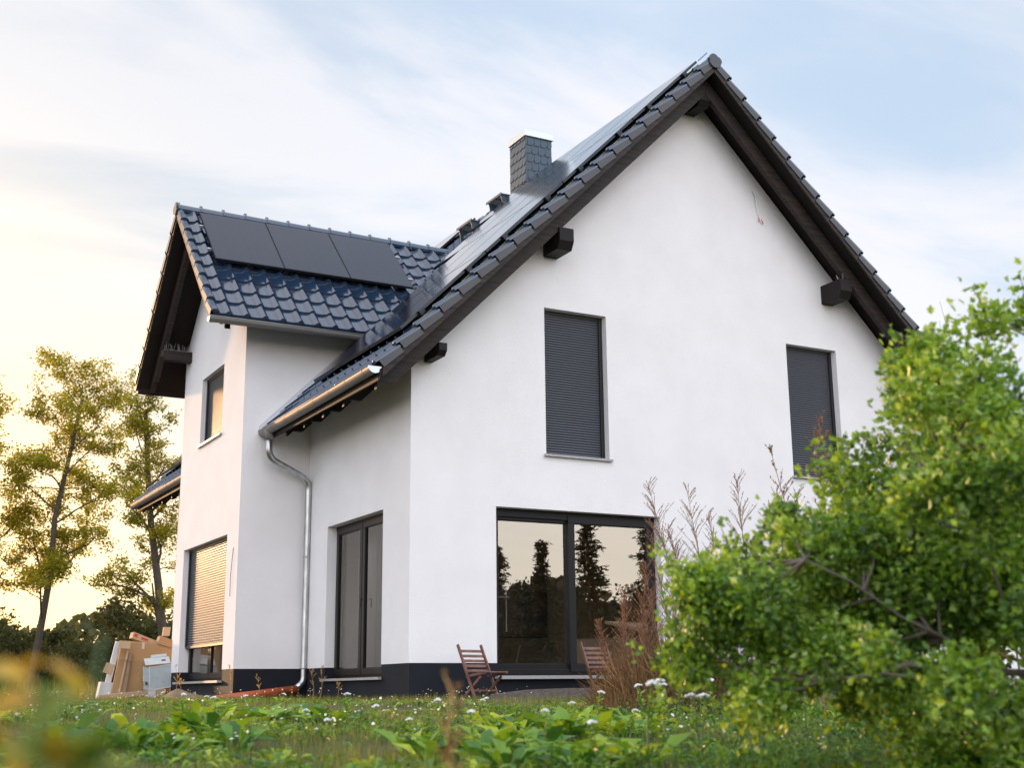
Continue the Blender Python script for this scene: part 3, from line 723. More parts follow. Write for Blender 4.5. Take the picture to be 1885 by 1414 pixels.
# ---- inside of the ground floor room
rm = MB()
rm.add([(.36, .36, .40), (6.0, .36, .40), (6.0, 5.4, .40), (.36, 5.4, .40)], [(0, 1, 2, 3)])
rm.build('room_floor', M['roomf'], house)
rm = MB()
rm.add([(.30, 5.4, .3), (6.0, 5.4, .3), (6.0, 5.4, 2.9), (.30, 5.4, 2.9)], [(0, 1, 2, 3)])
rm.add([(6.0, .2, .3), (6.0, 5.4, .3), (6.0, 5.4, 2.9), (6.0, .2, 2.9)], [(3, 2, 1, 0)])
rm.add([(.30, .2, 2.85), (6.0, .2, 2.85), (6.0, 5.4, 2.85), (.30, 5.4, 2.85)], [(3, 2, 1, 0)])
rm.add([(.32, 3.2, .3), (.32, 5.4, .3), (.32, 5.4, 2.9), (.32, 3.2, 2.9)], [(0, 1, 2, 3)])
rm.build('room_wall', M['room'], house)
t = thing('wall_cabinet', 'dark wall cabinet hung in the room behind the left terrace door pane', 'cabinet', (2.55, 2.4, .95))
MB().box((0, 0, 0), (.9, .35, .75)).build('cabinet_body', M['dark'], t, bevel=.004)
MB().box((-.12, -.01, .0), (-.01, .30, .78)).build('side_panel', M['room'], t)
MB().box((.14, -.02, .08), (.16, .0, .70)).build('handle', M['alu'], t)
t = thing('wooden_post', 'pale timber post standing inside at the left edge of the terrace door', 'post', (1.62, .62, .40))
MB().box((-.14, 0, 0), (-.03, .1, 1.0)).build('post_shaft', M['oak'], t)
MB().box((-.22, -.05, 1.0), (.16, .4, 1.03)).build('shelf_board', M['curtain'], t)
t = thing('room_divider', 'plain grey partition panel standing deep inside the room', 'partition', (2.2, 3.6, .40))
MB().box((0, 0, 0), (.8, .08, 2.2)).build('panel', M['curtain'], t)
MB().box((.8, 0, 0), (.86, .12, 2.2)).build('edge_post', M['room'], t)
# curtains behind the side door
def curtain(x, ya, yb, z0, z1, name, label):
    n = 90; V = []; F = []
    for i in range(n):
        y = ya + (yb - ya) * i / (n - 1); xx = x + .022 * math.sin(i * .75) + .008 * math.sin(i * 1.9)
        V += [(xx, y, z0), (xx, y, z1)]
        if i: F.append((2 * i - 2, 2 * i, 2 * i + 1, 2 * i - 1))
    o = MB().add(V, F).build(name, M['curtain'], None, True); md = o.modifiers.new('thick', 'SOLIDIFY'); md.thickness = .004
    tag(o, label, 'curtain')
curtain(.46, .95, 1.85, .45, 2.7, 'curtain', 'grey curtain hanging behind the right leaf of the side door')
curtain(.46, 1.98, 2.9, .45, 2.7, 'curtain', 'grey curtain hanging behind the left leaf of the side door')
curtain(-.70, 4.65, 7.2, .36, 2.7, 'curtain', 'pale curtain behind the half shuttered ground floor window')

# ================================================================== THINGS ROUND THE HOUSE
o = MB().tube([(-.17, 3.855, .185), (-1.45, 3.68, .045)], .068, 20).build('drain_pipe', M['clay'], None, True)
tag(o, 'orange plastic drain pipe lying sloped along the dark plinth below the downpipe', 'pipe')
# wooden folding chairs
def make_chair(label):
    t = thing('folding_chair', label, 'chair', group='wooden folding chairs on the terrace')
    def bar(a, b_, w_=.035, th=.022, name='leg', side=(1, 0, 0)):
        a, b_, s = Vector(a), Vector(b_), Vector(side); d = (b_ - a).normalized(); n_ = d.cross(s).normalized()
        return MB().obox(a - s * w_ / 2 * 0 - s * th / 2 - n_ * w_ / 2, b_ - a, s * th, n_ * w_).build(name, M['chair'], t, bevel=.004)
    for s in (-.2, .2):
        bar((s, .24, .70), (s, -.10, .0), .038, name='back_post')      # back stile runs down to the front foot
        bar((s * .88, -.17, .30), (s * .88, .20, .0), .034, name='leg')  # crossing leg
        bar((s * .93, .09, .30), (s * .93, -.26, .345), .034, name='seat_rail')
    for k in range(5):
        q = .60 - k * .062; y = .24 - (.70 - q - .02) * .34 / .70
        MB().obox((-.19, y - .007, q), (.38, 0, 0), (0, .012, 0), (0, .016, .036)).build('back_slat', M['chair'], t, bevel=.003)
    for k in range(6):
        y = .075 - k * .063
        MB().box((-.205, y - .027, .352 - k * .002), (.205, y + .027, .368 - k * .002)).build('seat_slat', M['chair'], t, bevel=.003)
    MB().box((-.19, -.055, .115), (.19, -.030, .14)).build('stretcher', M['chair'], t)
    return t
c1_ = make_chair('reddish wooden folding chair on the left, against the dark plinth')
c1_.location = (.74, -.62, .02); c1_.rotation_euler = (0, 0, R(16))
c2_ = make_chair('reddish wooden folding chair half hidden by weeds before the right door pane')
c2_.location = (2.42, -.85, .06); c2_.rotation_euler = (0, 0, R(4))
# edging board below the terrace
b = MB()
pts = [(.55, -1.25, .10), (1.1, -1.2, .15), (1.7, -1.15, .165), (2.6, -1.1, .16), (3.6, -1.1, .14)]
for p0, p1 in zip(pts, pts[1:]): b.obox((p0[0], p0[1], p0[2] - .14), (p1[0] - p0[0], p1[1] - p0[1], p1[2] - p0[2]), (0, .05, 0), (0, 0, .14))
tag(b.build('edging_board', M['edging'], None, bevel=.006), 'weathered board edging the ground in front of the terrace door', 'edging')
# cardboard pile
def cbox(name, label, m, O, X, Y, Z, bevel=.006):
    o = MB().obox((0, 0, 0), X, Y, Z).build(name, m, None, bevel=bevel); o.location = O
    return tag(o, label, 'box', 'packaging piled beside the house')
big = cbox('cardboard_box', 'huge flat brown cardboard box leaning back in the middle of the pile', M['card'], (-2.02, 8.02, .13), (1.0, .05, -.05), (.02, .22, .03), (.09, .18, .92))
MB().obox((.42, -.001, .79), (.045, .002, -.003), (0, -.003, .0), (.012, .02, .11)).build('packing_tape', M['tape'], big)
MB().obox((.02, -.012, .80), (.20, .012, -.01), (0, -.006, 0), (.015, .04, .13)).build('torn_flap', M['card2'], big)
MB().obox((.02, .004, .60), (.9, .02, -.03), (0, -.004, 0), (.0, .02, .006)).build('crease', M['cardd'], big)
o = cbox('cardboard_sheet', 'narrow folded cardboard sheets leaning on the left of the huge box', M['card'], (-2.10, 7.94, .10), (.22, .02, -.04), (.0, .05, 0), (.16, .20, .82))
MB().obox((.11, -.01, .0), (.03, .0, -.01), (0, .02, 0), (.16, .17, .80)).build('folded_edge', M['card2'], o)
MB().obox((.18, -.03, -.08), (.05, .0, -.01), (0, .02, 0), (.13, .20, .84)).build('folded_edge', M['oak'], o)
cbox('cardboard_flap', 'small grey brown cardboard flap sticking out at the left side', M['card2'], (-2.24, 8.05, .52), (.15, .02, -.05), (0, .02, 0), (.07, .04, .17))
cbox('white_carton', 'white printed carton standing under the leaning cardboard sheets', M['white'], (-2.28, 8.18, .06), (.26, .0, -.02), (0, .2, 0), (.05, .02, .30))
cbox('white_board', 'tall pale white board edge showing behind the cardboard sheets', M['white'], (-2.12, 8.38, .35), (.10, .0, -.02), (0, .04, 0), (.15, .05, .72))
# grey polystyrene tray
t = thing('polystyrene_packaging', 'grey moulded packaging tray standing in front of the huge box', 'packaging', (-1.52, 7.80, .20), R(-6))
MB().obox((.05, 0, 0), (.38, 0, .06), (0, .05, 0), (-.03, .05, .40)).build('tray_face', M['grey'], t, bevel=.012)
MB().obox((-.06, .0, .02), (.105, -.002, -.02), (0, .05, 0), (-.02, .05, .39)).build('tray_side', M['grey'], t, bevel=.01)
MB().obox((-.04, .02, .43), (.43, 0, .04), (0, .05, .0), (-.02, .14, .12)).build('tray_lid', M['grey2'], t, bevel=.01)
MB().obox((.06, .16, .56), (.27, 0, .03), (0, .04, .0), (0, .02, .05)).build('tray_rim', M['grey2'], t, bevel=.006)
MB().obox((.235, .075, .505), (.07, 0, .007), (0, .004, .0), (0, .03, .028)).build('grip_slot', M['print'], t)
b = MB()
b.obox((.045, -.006, .0), (.018, 0, .002), (0, .01, 0), (-.03, .05, .41)); b.obox((.05, -.006, .0), (.39, 0, .06), (0, .01, 0), (0, .002, .014)); b.obox((.42, -.006, .06), (.014, 0, .002), (0, .01, 0), (-.03, .05, .40)); b.obox((.02, .044, .385), (.40, 0, .06), (0, .01, 0), (0, .002, .016))
b.build('tray_rib', M['grey2'], t)
MB().obox((-.03, -.004, .09), (.04, 0, 0), (0, .003, 0), (-.003, .006, .06)).build('recycling_stamp', M['print'], t)
# long flat box on the ground
o = cbox('cardboard_box', 'long low cardboard box with a white sticker lying along the ground', M['card2'], (-2.35, 7.66, -.01), (1.12, .02, .10), (0, .16, 0), (0, 0, .14))
MB().obox((.82, -.004, .085), (.13, 0, .012), (0, .003, 0), (0, 0, .115)).build('white_sticker', M['white'], o)
MB().obox((.52, -.004, .085), (.26, 0, .022), (0, .003, 0), (0, 0, .018)).build('printed_line', M['print'], o)
cbox('foil_package', 'dark glossy package squeezed between tray and plinth', M['dark'], (-1.33, 7.82, .06), (.14, .0, .0), (0, .14, 0), (.0, .02, .16))
o = cbox('cardboard_box', 'pale box with red marks lying on top of the pile', M['card2'], (-1.70, 8.38, 1.12), (.42, .02, -.15), (0, .25, 0), (.03, .02, .11))
MB().obox((.03, -.004, .035), (.06, 0, -.02), (0, .003, 0), (.015, .005, .05)).build('red_mark', M['red'], o)
MB().obox((.16, -.004, -.01), (.12, 0, -.04), (0, .003, 0), (.008, .003, .035)).build('red_mark', M['red'], o)
cbox('cardboard_box', 'small brown box with a taped white end beside the wall corner', M['card'], (-1.28, 8.2, 1.02), (.25, .02, -.08), (0, .22, 0), (.05, .02, .14))
cbox('cardboard_box', 'little reddish box topmost against the white wall corner', M['card2'], (-1.17, 8.3, 1.16), (.12, .0, .0), (0, .1, 0), (.02, .02, .16))
cbox('cardboard_box', 'small tilted box with a red stripe under the leaning huge box', M['card2'], (-1.98, 8.05, .04), (.20, .0, -.03), (0, .2, 0), (.04, .02, .16))
# sandy heap
def mound(cx, cy, rx, ry, h, name, label):
    n = 36; V = []; F = []
    for i in range(n):
        for j in range(n):
            u, v = i / (n - 1) * 2 - 1, j / (n - 1) * 2 - 1; d = min(1, math.hypot(u, v))
            hh = h * (math.cos(d * math.pi) * .5 + .5) * (1 + .25 * math.sin(7 * u + 3) * math.cos(5 * v)) + random.uniform(-.008, .008) * (d < .9)
            V.append((cx + u * rx, cy + v * ry, hh - .0 + float(gz(cx, cy)) - .02))
    for i in range(n - 1):
        for j in range(n - 1): F.append((i * n + j, (i + 1) * n + j, (i + 1) * n + j + 1, i * n + j + 1))
    tag(MB().add(V, F).build(name, M['soil'], None, True), label, 'soil heap')
mound(-1.75, 4.4, .62, .7, .17, 'soil_heap', 'small heap of sandy soil below the half shuttered window')

# ================================================================== VEGETATION
HF = np.array([0.4766, 0.8791]); HR = np.array([0.8791, -0.4766]); C2 = np.array([CAM.x, CAM.y])
def wedge(n, d0, d1, half=.44, pw=1.0):
    """random ground points in front of the viewer between two distances"""
    d = (d0 ** pw + (d1 ** pw - d0 ** pw) * rng.random(n)) ** (1 / pw); a = (rng.random(n) * 2 - 1) * half
    p = C2 + d[:, None] * HF + (d * a)[:, None] * HR
    return p, d
def keep(p):       # not under the house
    x, y = p[:, 0], p[:, 1]
    return ~(((x > -.02) & (y > -.02) & (y < 12.5)) | ((x > -1.14) & (y > 3.96) & (y < 7.8)))
# grass blades
bt = [(0, -.06, 0), (0, .06, 0), (.45, -.045, .05), (.45, .045, .05), (1, 0, .28)]
bf = [(0, 1, 3, 2), (2, 3, 4)]
def blades(name, P, hgt, attr, wscale=1., tilt=.22):
    n = len(P); d = rdir(n); d[:, 2] = 0; d = unit(d); up = np.stack([d[:, 0] * .35, d[:, 1] * .35, np.ones(n)], -1) + rng.normal(size=(n, 3)) * tilt
    tv = [(a, b_ * wscale, c) for a, b_, c in bt]
    return scatter(name, tv, bf, P, up, np.cross(up, d), hgt, M['grass'], None, attr)
P2, d = wedge(170000, 3.0, 26, .50, 1.15); P2 = P2[keep(P2)]; n = len(P2)
patch = .5 + .5 * np.sin(P2[:, 0] * 2.1 + 1.3 * np.sin(P2[:, 1] * 1.7)) * np.cos(P2[:, 1] * 1.9 + P2[:, 0] * .6)
P = np.column_stack([P2, gz(P2[:, 0], P2[:, 1]) - .01])
o = blades('grass', P, .03 + .065 * rng.random(n) * (.5 + patch), np.clip(rng.normal(.30, .24, n) + .25 * (patch - .5), 0, 1), .42)
tag(o, 'short mixed green and dry grass covering the ground before the house', 'grass', kind='stuff')
# far rough meadow on the left
n = 30000; P2 = np.column_stack([rng.uniform(-14, 16, n), rng.uniform(9, 45, n)]); P2 = P2[keep(P2)]; n = len(P2)
P = np.column_stack([P2, gz(P2[:, 0], P2[:, 1]) - .02])
o = blades('meadow', P, .16 + .35 * rng.random(n) ** 2, np.clip(rng.normal(.5, .25, n), 0, 1), .5)
tag(o, 'tall rough meadow of dry and green stalks beyond the packaging pile', 'meadow', kind='stuff')
# broad leaves (dandelion, dock)
lt = [(0, 0, 0), (.28, .07, .07), (.62, .135, .12), (1, 0, -.10), (.62, -.135, .12), (.28, -.07, .07), (.3, 0, .04), (.65, 0, .08)]
lf_ = [(0, 1, 6), (1, 2, 7, 6), (2, 3, 7), (0, 6, 5), (6, 7, 4, 5), (7, 3, 4)]
def rosettes(name, cen, size, nl, label, m='broad', up=.55, kind='stuff', bias=0):
    Ps, Xs, Ys, Sz, At = [], [], [], [], []
    for (x, y), s in zip(cen, size):
        k = rng.integers(nl[0], nl[1]); a0 = rng.random() * 6.28; tone = np.clip(rng.normal(.42 + bias, .2), 0, 1)
        for i in range(k):
            a = a0 + i * 6.283 / k + rng.normal() * .3; e = up * (.4 + rng.random())
            dv = np.array([math.cos(a), math.sin(a), e]); Ps.append((x + .02 * math.cos(a), y + .02 * math.sin(a), float(gz(x, y)) + .005)); Xs.append(dv)
            Ys.append(np.array([-math.sin(a), math.cos(a), rng.normal() * .35])); Sz.append(s * (.65 + .6 * rng.random())); At.append(np.clip(tone + rng.normal() * .15, 0, 1))
    o = scatter(name, lt, lf_, np.array(Ps), np.array(Xs), np.array(Ys), np.array(Sz), M[m], None, np.array(At), True)
    return tag(o, label, 'weeds', kind=kind)
P2, d = wedge(3600, 3.4, 15, .46, 1.25); P2 = P2[keep(P2)]
pt = np.sin(P2[:, 0] * 1.7 + 2) * np.cos(P2[:, 1] * 1.3 + .8 * P2[:, 0]); P2 = P2[pt > -.15]
rosettes('broad_leaf_weeds', P2, rng.uniform(.045, .105, len(P2)), (6, 11), 'low broad green weed leaves spread through the grass')
P2, d = wedge(1500, 4.6, 10.5, .46, 1.2)
pt = np.sin(P2[:, 0] * 2.3 + 1.) * np.cos(P2[:, 1] * 1.6 + .5); P2 = P2[pt > .35]
rosettes('tall_broad_leaf_weeds', P2, rng.uniform(.11, .25, len(P2)), (5, 10), 'larger upright dandelion and dock leaves in the near grass', up=.75, bias=.1)
# tiny white flowers over the grass
P2, d = wedge(4200, 6.5, 22, .47, 1.2); P2 = P2[keep(P2)]
pt = np.sin(P2[:, 0] * 2.1) * np.cos(P2[:, 1] * 1.4 + 1) + .25 * (P2[:, 0] < -3); P2 = P2[pt > .42]; n = len(P2)
hh = rng.uniform(.06, .17, n); P = np.column_stack([P2, gz(P2[:, 0], P2[:, 1]) + hh])
th = [(math.cos(a) * .5, math.sin(a) * .5, 0) for a in np.arange(6) * 1.047] + [(0, 0, .25)]
o = scatter('small_white_flowers', th, [(i, (i + 1) % 6, 6) for i in range(6)], P, rdir(n) * [1, 1, .3], rdir(n) * [1, 1, .3], rng.uniform(.010, .026, n), M['smallflower'])
tag(o, 'scattered tiny white flowers over the grass', 'flowers', kind='stuff')
st = scatter('small_flower_stems', [(0, -.012, 0), (0, .012, 0), (1, 0, 0)], [(0, 1, 2)], np.column_stack([P2, gz(P2[:, 0], P2[:, 1])]), np.tile([0., 0, 1], (n, 1)), rdir(n) * [1, 1, 0] + [.01, 0, 0], hh, M['grass'])
tag(st, 'thin green stems of the tiny white flowers', 'flowers', kind='stuff')

# leafy meadow stems, taller on the right
P2, d = wedge(5200, 4.6, 11.5, .46, 1.1); lat = ((P2 - C2) @ HR) / d
P2 = P2[(rng.random(len(P2)) < np.clip((lat - .02) * 6, .06, 1))]; n = len(P2); hh = rng.uniform(.07, .22, n) * np.clip(.55 + (((P2 - C2) @ HR) / 7) * 2.2, .5, 1.25)
k = 13; T_ = rng.random((n, k)); a_ = rng.random((n, k)) * 6.28; lean = rng.normal(size=(n, 2)) * .18
PP = np.stack([P2[:, None, 0] + lean[:, None, 0] * T_ * hh[:, None], P2[:, None, 1] + lean[:, None, 1] * T_ * hh[:, None], gz(P2[:, 0], P2[:, 1])[:, None] + T_ * hh[:, None]], -1).reshape(-1, 3)
XX = np.stack([np.cos(a_), np.sin(a_), rng.uniform(.1, 1.1, (n, k))], -1).reshape(-1, 3)
o = scatter('leafy_meadow_stems', lt, lf_, PP, XX, np.stack([-np.sin(a_), np.cos(a_), rng.normal(size=(n, k)) * .3], -1).reshape(-1, 3), rng.uniform(.018, .045, n * k), M['broad'], None, np.clip(np.repeat(rng.normal(.3, .2, n), k), 0, 1))
tag(o, 'upright small leaved green meadow plants, densest in the right foreground', 'weeds', kind='stuff')
# yarrow plants, one thing each
def make_yarrow():
    t = thing('yarrow_flower', 'white yarrow flower head on a green stem standing in the grass', 'flower', group='white yarrow flowers in the grass')
    MB().tube([(0, 0, 0), (.012, .004, .10), (.008, .01, .20), (0, .004, .27)], [.004, .0035, .003, .0025], 6).build('stem', M['green_stem'], t, True)
    b = MB()
    for k in range(9):
        a = k * 2.4; r = .004 + .0023 * k; p = Vector((r * math.cos(a), r * math.sin(a), .272 + .006 - .0012 * k))
        rad = .0085; b.tube([p - Vector((0, 0, .006)), p, p + Vector((0, 0, .005))], [rad * .4, rad, rad * .5], 7)
    b.build('flower_head', M['petal'], t, True)
    n = 46; h = rng.uniform(.02, .24, n); P = np.column_stack([.01 * np.sin(h * 20), .005 * np.ones(n), h]); X = rdir(n); X[:, 2] = np.abs(X[:, 2]) * .7
    scatter('stem_leaves', [(0, -.1, 0), (.5, -.14, .05), (1, 0, 0), (.5, .14, .05), (0, .1, 0)], [(0, 1, 2, 3, 4)], P, X, rdir(n), rng.uniform(.02, .045, n), M['broad'], t)
    return t
def copy_tree(o, parent=None):
    c = o.copy(); col.objects.link(c); c.parent = parent
    for chd in list(o.children): copy_tree(chd, c)
    return c
yar = make_yarrow()
# (forward distance, lateral ratio, size)
spots = [(7.9, .045, 1.0), (7.2, .085, .95), (8.4, .060, 1.05), (6.9, .115, 1.1), (6.6, .140, 1.0), (9.4, .100, .9), (9.9, .125, 1.0), (5.6, .165, 1.05), (5.9, .135, 1.0), (8.8, .150, 1.0), (7.6, .170, 1.0),
         (6.2, .02, .9), (6.9, -.055, .9), (7.4, -.10, .9), (8.6, -.125, 1.0), (7.0, -.16, .85), (6.0, -.03, .9), (5.3, .10, .95), (5.2, .06, .9), (9.5, -.20, .8), (10.4, -.235, .8), (8.8, -.225, .8), (9.2, -.25, .8), (10.8, -.18, .8),
         (6.6, -.075, .8), (6.3, -.14, .7), (9.9, -.028, .9), (10.1, -.018, .9), (9.2, .19, 1.0), (8.0, .22, 1.0), (6.0, .20, .9), (11.3, -.262, .8), (8.3, .115, .9)]
spots = [(q[0], q[1], q[2] * (1.3 if .085 < q[1] < .2 else 1.)) for q in spots]
ORD = ['leftmost'] + [x_ + ' from the left' for x_ in 'second third fourth fifth sixth seventh eighth ninth tenth eleventh twelfth thirteenth fourteenth fifteenth sixteenth seventeenth eighteenth nineteenth twentieth twenty-first twenty-second twenty-third twenty-fourth twenty-fifth twenty-sixth twenty-seventh twenty-eighth twenty-ninth thirtieth thirty-first thirty-second'.split()] + ['rightmost']
spots.sort(key=lambda q_: q_[1])
for i, (dd, aa, ss) in enumerate(spots):
    o = yar if i == 0 else copy_tree(yar)
    o['label'] = 'white yarrow flower head standing in the grass, ' + ORD[i] + ' of them all'
    p = C2 + dd * HF + dd * aa * HR; o.location = (p[0], p[1], float(gz(*p))); o.scale = (ss, ss, ss * random.uniform(.8, 1.15)); o.rotation_euler = (R(random.uniform(-14, 14)), R(random.uniform(-14, 14)), random.uniform(0, 6))

# stalks: stem + side twigs + seeds, each plant a thing
def stalk(x, y, h, lean, label, stem, seed, dense=1., cat='dry plant', name='dry_weed', group=None, spread=.35, seedsize=.012, top=.45, z0=None, br=16):
    z0 = float(gz(x, y)) - .01 if z0 is None else z0
    t = thing(name, label, cat, (x, y, z0), group=group); b = MB()
    main = [Vector((lean[0] * (u ** 1.5) + .02 * math.sin(u * 5 + x), lean[1] * (u ** 1.5), h * u)) for u in np.linspace(0, 1, 8)]
    b.tube(main, [.006 * (1 - .75 * u) * (.6 + h * .35) for u in np.linspace(0, 1, 8)], 5)
    Ps, Xs = [], []
    for k in range(int(br * dense)):
        u = top + (1 - top) * random.random(); i = min(int(u * 7), 6); p = main[i].lerp(main[i + 1], u * 7 - i)
        a = random.uniform(0, 6.28); ln = spread * h * (1.15 - u) * random.uniform(.4, 1) + .03
        dv = Vector((math.cos(a) * .55, math.sin(a) * .55, 1)).normalized()
        q1 = p + dv * ln * .5 + Vector((0, 0, -.02 * ln)); q2 = p + dv * ln + Vector((math.cos(a), math.sin(a), 0)) * ln * .15
        b.tube([p, q1, q2], [.0024, .0017, .001], 4, False)
        m_ = int(14 * dense)
        for j in range(m_):
            s_ = .25 + .75 * random.random(); c = p.lerp(q1, s_ * 2) if s_ < .5 else q1.lerp(q2, s_ * 2 - 1)
            Ps.append(tuple(c)); Xs.append((random.gauss(0, .6), random.gauss(0, .6), 1))
    b.build('stem', M[stem], t)
    Ps = np.array(Ps); n_ = len(Ps)
    scatter('seed_head', [(0, -.28, 0), (.6, -.3, .1), (1.4, 0, 0), (.6, .3, .1), (0, .28, 0)], [(0, 1, 2, 3, 4)], Ps, np.array(Xs), rdir(n_), seedsize * rng.uniform(.6, 1.3, n_), M[seed], t)['kind'] = 'stuff'
    return t
G1 = 'dry brown weed stalks before the terrace door'
whr = ['thin bare', 'leaning feathery', 'tall bushy', 'curved wispy', 'short tangled', 'dense rusty', 'forked dark', 'pale straw']
def P_at(lat, dep): return C2 + dep * HF + dep * lat * HR
weeds = [(.072, 12.9, .85, (-.1, 0)), (.082, 12.7, 1.0, (.05, 0)), (.115, 12.9, 1.25, (-.2, 0)), (.12, 12.0, 1.3, (.12, 0)), (.085, 12.4, 1.15, (.02, 0)), (.095, 12.2, 1.35, (.10, -.05)), (.105, 12.0, 1.0, (-.1, 0)), (.125, 12.3, 1.5, (-.22, .05)), (.135, 11.8, 1.9, (-.32, .1)), (.145, 12.2, 1.6, (-.28, .1)), (.155, 11.9, 1.85, (-.25, 0)), (.17, 12.1, 1.7, (-.18, .1)), (.185, 11.8, 1.95, (-.12, 0)), (.20, 11.6, 1.75, (.02, 0)), (.215, 11.9, 1.9, (-.12, 0)), (.23, 11.5, 1.8, (-.1, 0))]
weeds.sort()
for i, (aa, dd, h_, ln) in enumerate(weeds):
    p = P_at(aa, dd); h_ *= 1.08 if aa > .11 else 1.0
    stalk(p[0], p[1], h_, ln, ['first', 'second', 'third', 'fourth', 'fifth', 'sixth', 'seventh', 'eighth', 'ninth', 'tenth', 'eleventh', 'twelfth', 'thirteenth', 'fourteenth', 'fifteenth', 'sixteenth'][i] + ' dry brown weed stalk from the left in front of the terrace door', 'dry_stem', 'dry', 1.3, group=G1, spread=.32, br=56, seedsize=.0095, top=.28)
# nearer tall stalks rising before the right shuttered window
for i, (aa, dd, h_, ln) in enumerate([(.235, 9.6, 2.05, (-.28, .1)), (.25, 9.4, 2.2, (-.12, 0)), (.265, 9.2, 2.0, (.0, 0)), (.27, 9.7, 2.35, (-.25, .1)), (.30, 9.4, 2.1, (-.1, 0)), (.33, 9.3, 2.0, (-.1, 0))]):
    p = P_at(aa, dd)
    stalk(p[0], p[1], h_, ln, ['first', 'second', 'third', 'fourth', 'fifth', 'sixth'][i] + ' tall reddish dry stalk from the left below the right shuttered window', 'dry_stem', 'dry', 1., group='tall dry stalks behind the green bush', spread=.2, top=.6, br=18, seedsize=.014)
# thin bare twigs above the bush
for i, (aa, dd, h_, ln) in enumerate([(.345, 8.9, 2.72, (-.22, .1)), (.36, 8.9, 2.85, (-.12, 0)), (.37, 8.8, 2.8, (-.15, 0)), (.385, 8.9, 3.0, (-.25, .1)), (.39, 8.7, 2.9, (-.05, 0))]):
    p = P_at(aa, dd)
    t = thing('bare_twig', ['first', 'second', 'third', 'fourth', 'fifth'][i] + ' thin bare twig from the left rising into the sky behind the bush', 'twig', (p[0], p[1], float(gz(*p))), group='bare twigs above the bush')
    MB().tube([(ln[0] * u * u * 1.4, ln[1] * u, h_ * u) for u in np.linspace(0, 1, 9)], [.008 * (1 - .85 * u) for u in np.linspace(0, 1, 9)], 5).build('stem', M['barkg'], t)
    MB().tube([(ln[0] * .7, ln[1] * .8, h_ * .8), (ln[0] * .7 + .03, ln[1] * .8, h_ * .93)], [.003, .001], 4).build('side_shoot', M['barkg'], t)
# tangled dry clump at the door (uncountable)
P2, d = wedge(9000, 11.0, 13.2, .065); P2 = P2 + HR * 1.55; n = len(P2)
M['grass'], _keep = M['drygrass'], M['grass']
o = blades('dry_grass_clump', np.column_stack([P2, gz(P2[:, 0], P2[:, 1])]), rng.uniform(.2, .95, n) * np.exp(-((P2 - P_at(.135, 12)) ** 2).sum(1) / .9), np.clip(rng.normal(.45, .3, n), 0, 1), .22, tilt=.55)
M['grass'] = _keep
tag(o, 'tangled clump of dry brown grass at the foot of the terrace door', 'dry grass', kind='stuff')
# golden seed stalks along the wall
for i, (x, y, h_) in enumerate([(-1.32, 3.45, .50), (-.95, 3.25, .34), (-.15, .95 + 1.9, .52), (-.35, 2.6, .42), (-1.9, 4.2, .52), (-1.62, 5.1, .36), (-.1, 2.3, .30), (-1.75, 7.3, .42), (-1.65, 7.5, .36)]):
    stalk(x, y, h_, (random.uniform(-.05, .05), 0), ['golden seed stalk beside the orange drain pipe', 'low golden seed stalk in front of the orange drain pipe', 'tall golden seed stalk before the left sill end of the side door', 'bent golden seed stalk under the side door sill', 'upright golden dock stalk before the soil heap', 'small golden stalk right of the soil heap', 'short reddish stalk under the middle of the side door', 'yellow flowering stalk before the grey packaging tray', 'yellow flowering stalk between packaging tray and plinth'][i], 'gold_stem', 'gold', .8, 'seed stalk', 'seed_stalk', 'golden seed stalks along the plinth', .3, .014, .45, br=9)
# blurred brown stalks in the foreground
p = P_at(-.046, 2.2)
stalk(p[0], p[1], .40, (.01, 0), 'out of focus brownish seed stalk rising before the left folding chair', 'gold_stem', 'drygrass', .8, 'seed stalk', 'foreground_stalk', None, .09, .008, .62)
# left foreground plant, very near the lens
t = thing('foreground_plant', 'very blurred yellow and green leafy plant at the lower left corner', 'plant', (-6.735, -14.50, -.28))
b = MB(); Ps, Xs, Ys, Sz, At = [], [], [], [], []
for k in range(15):
    x0, y0 = random.uniform(-.06, .075), random.uniform(-.08, .10); hh_ = random.uniform(.39, .465); lx, ly = random.uniform(-.06, .04), random.uniform(-.03, .03)
    b.tube([(x0, y0, 0), (x0 + lx * .4, y0 + ly * .4, hh_ * .5), (x0 + lx, y0 + ly, hh_)], [.003, .0025, .0015], 5)
    for j in range(13):
        u = random.uniform(.25, 1); a = random.uniform(0, 6.28)
        Ps.append((x0 + lx * u, y0 + ly * u, hh_ * u)); Xs.append((math.cos(a), math.sin(a), random.uniform(-.2, .8))); Ys.append((-math.sin(a), math.cos(a), random.gauss(0, .3))); Sz.append(random.uniform(.045, .08)); At.append(random.random() ** .8 if u > .6 else random.random() * .4)
b.build('stem', M['green_stem'], t, True)
scatter('leaves', [(a_, b_ * 1.6, c_) for a_, b_, c_ in lt], lf_, np.array(Ps), np.array(Xs), np.array(Ys), np.array(Sz), M['yellowleaf'], t, np.array(At), True)

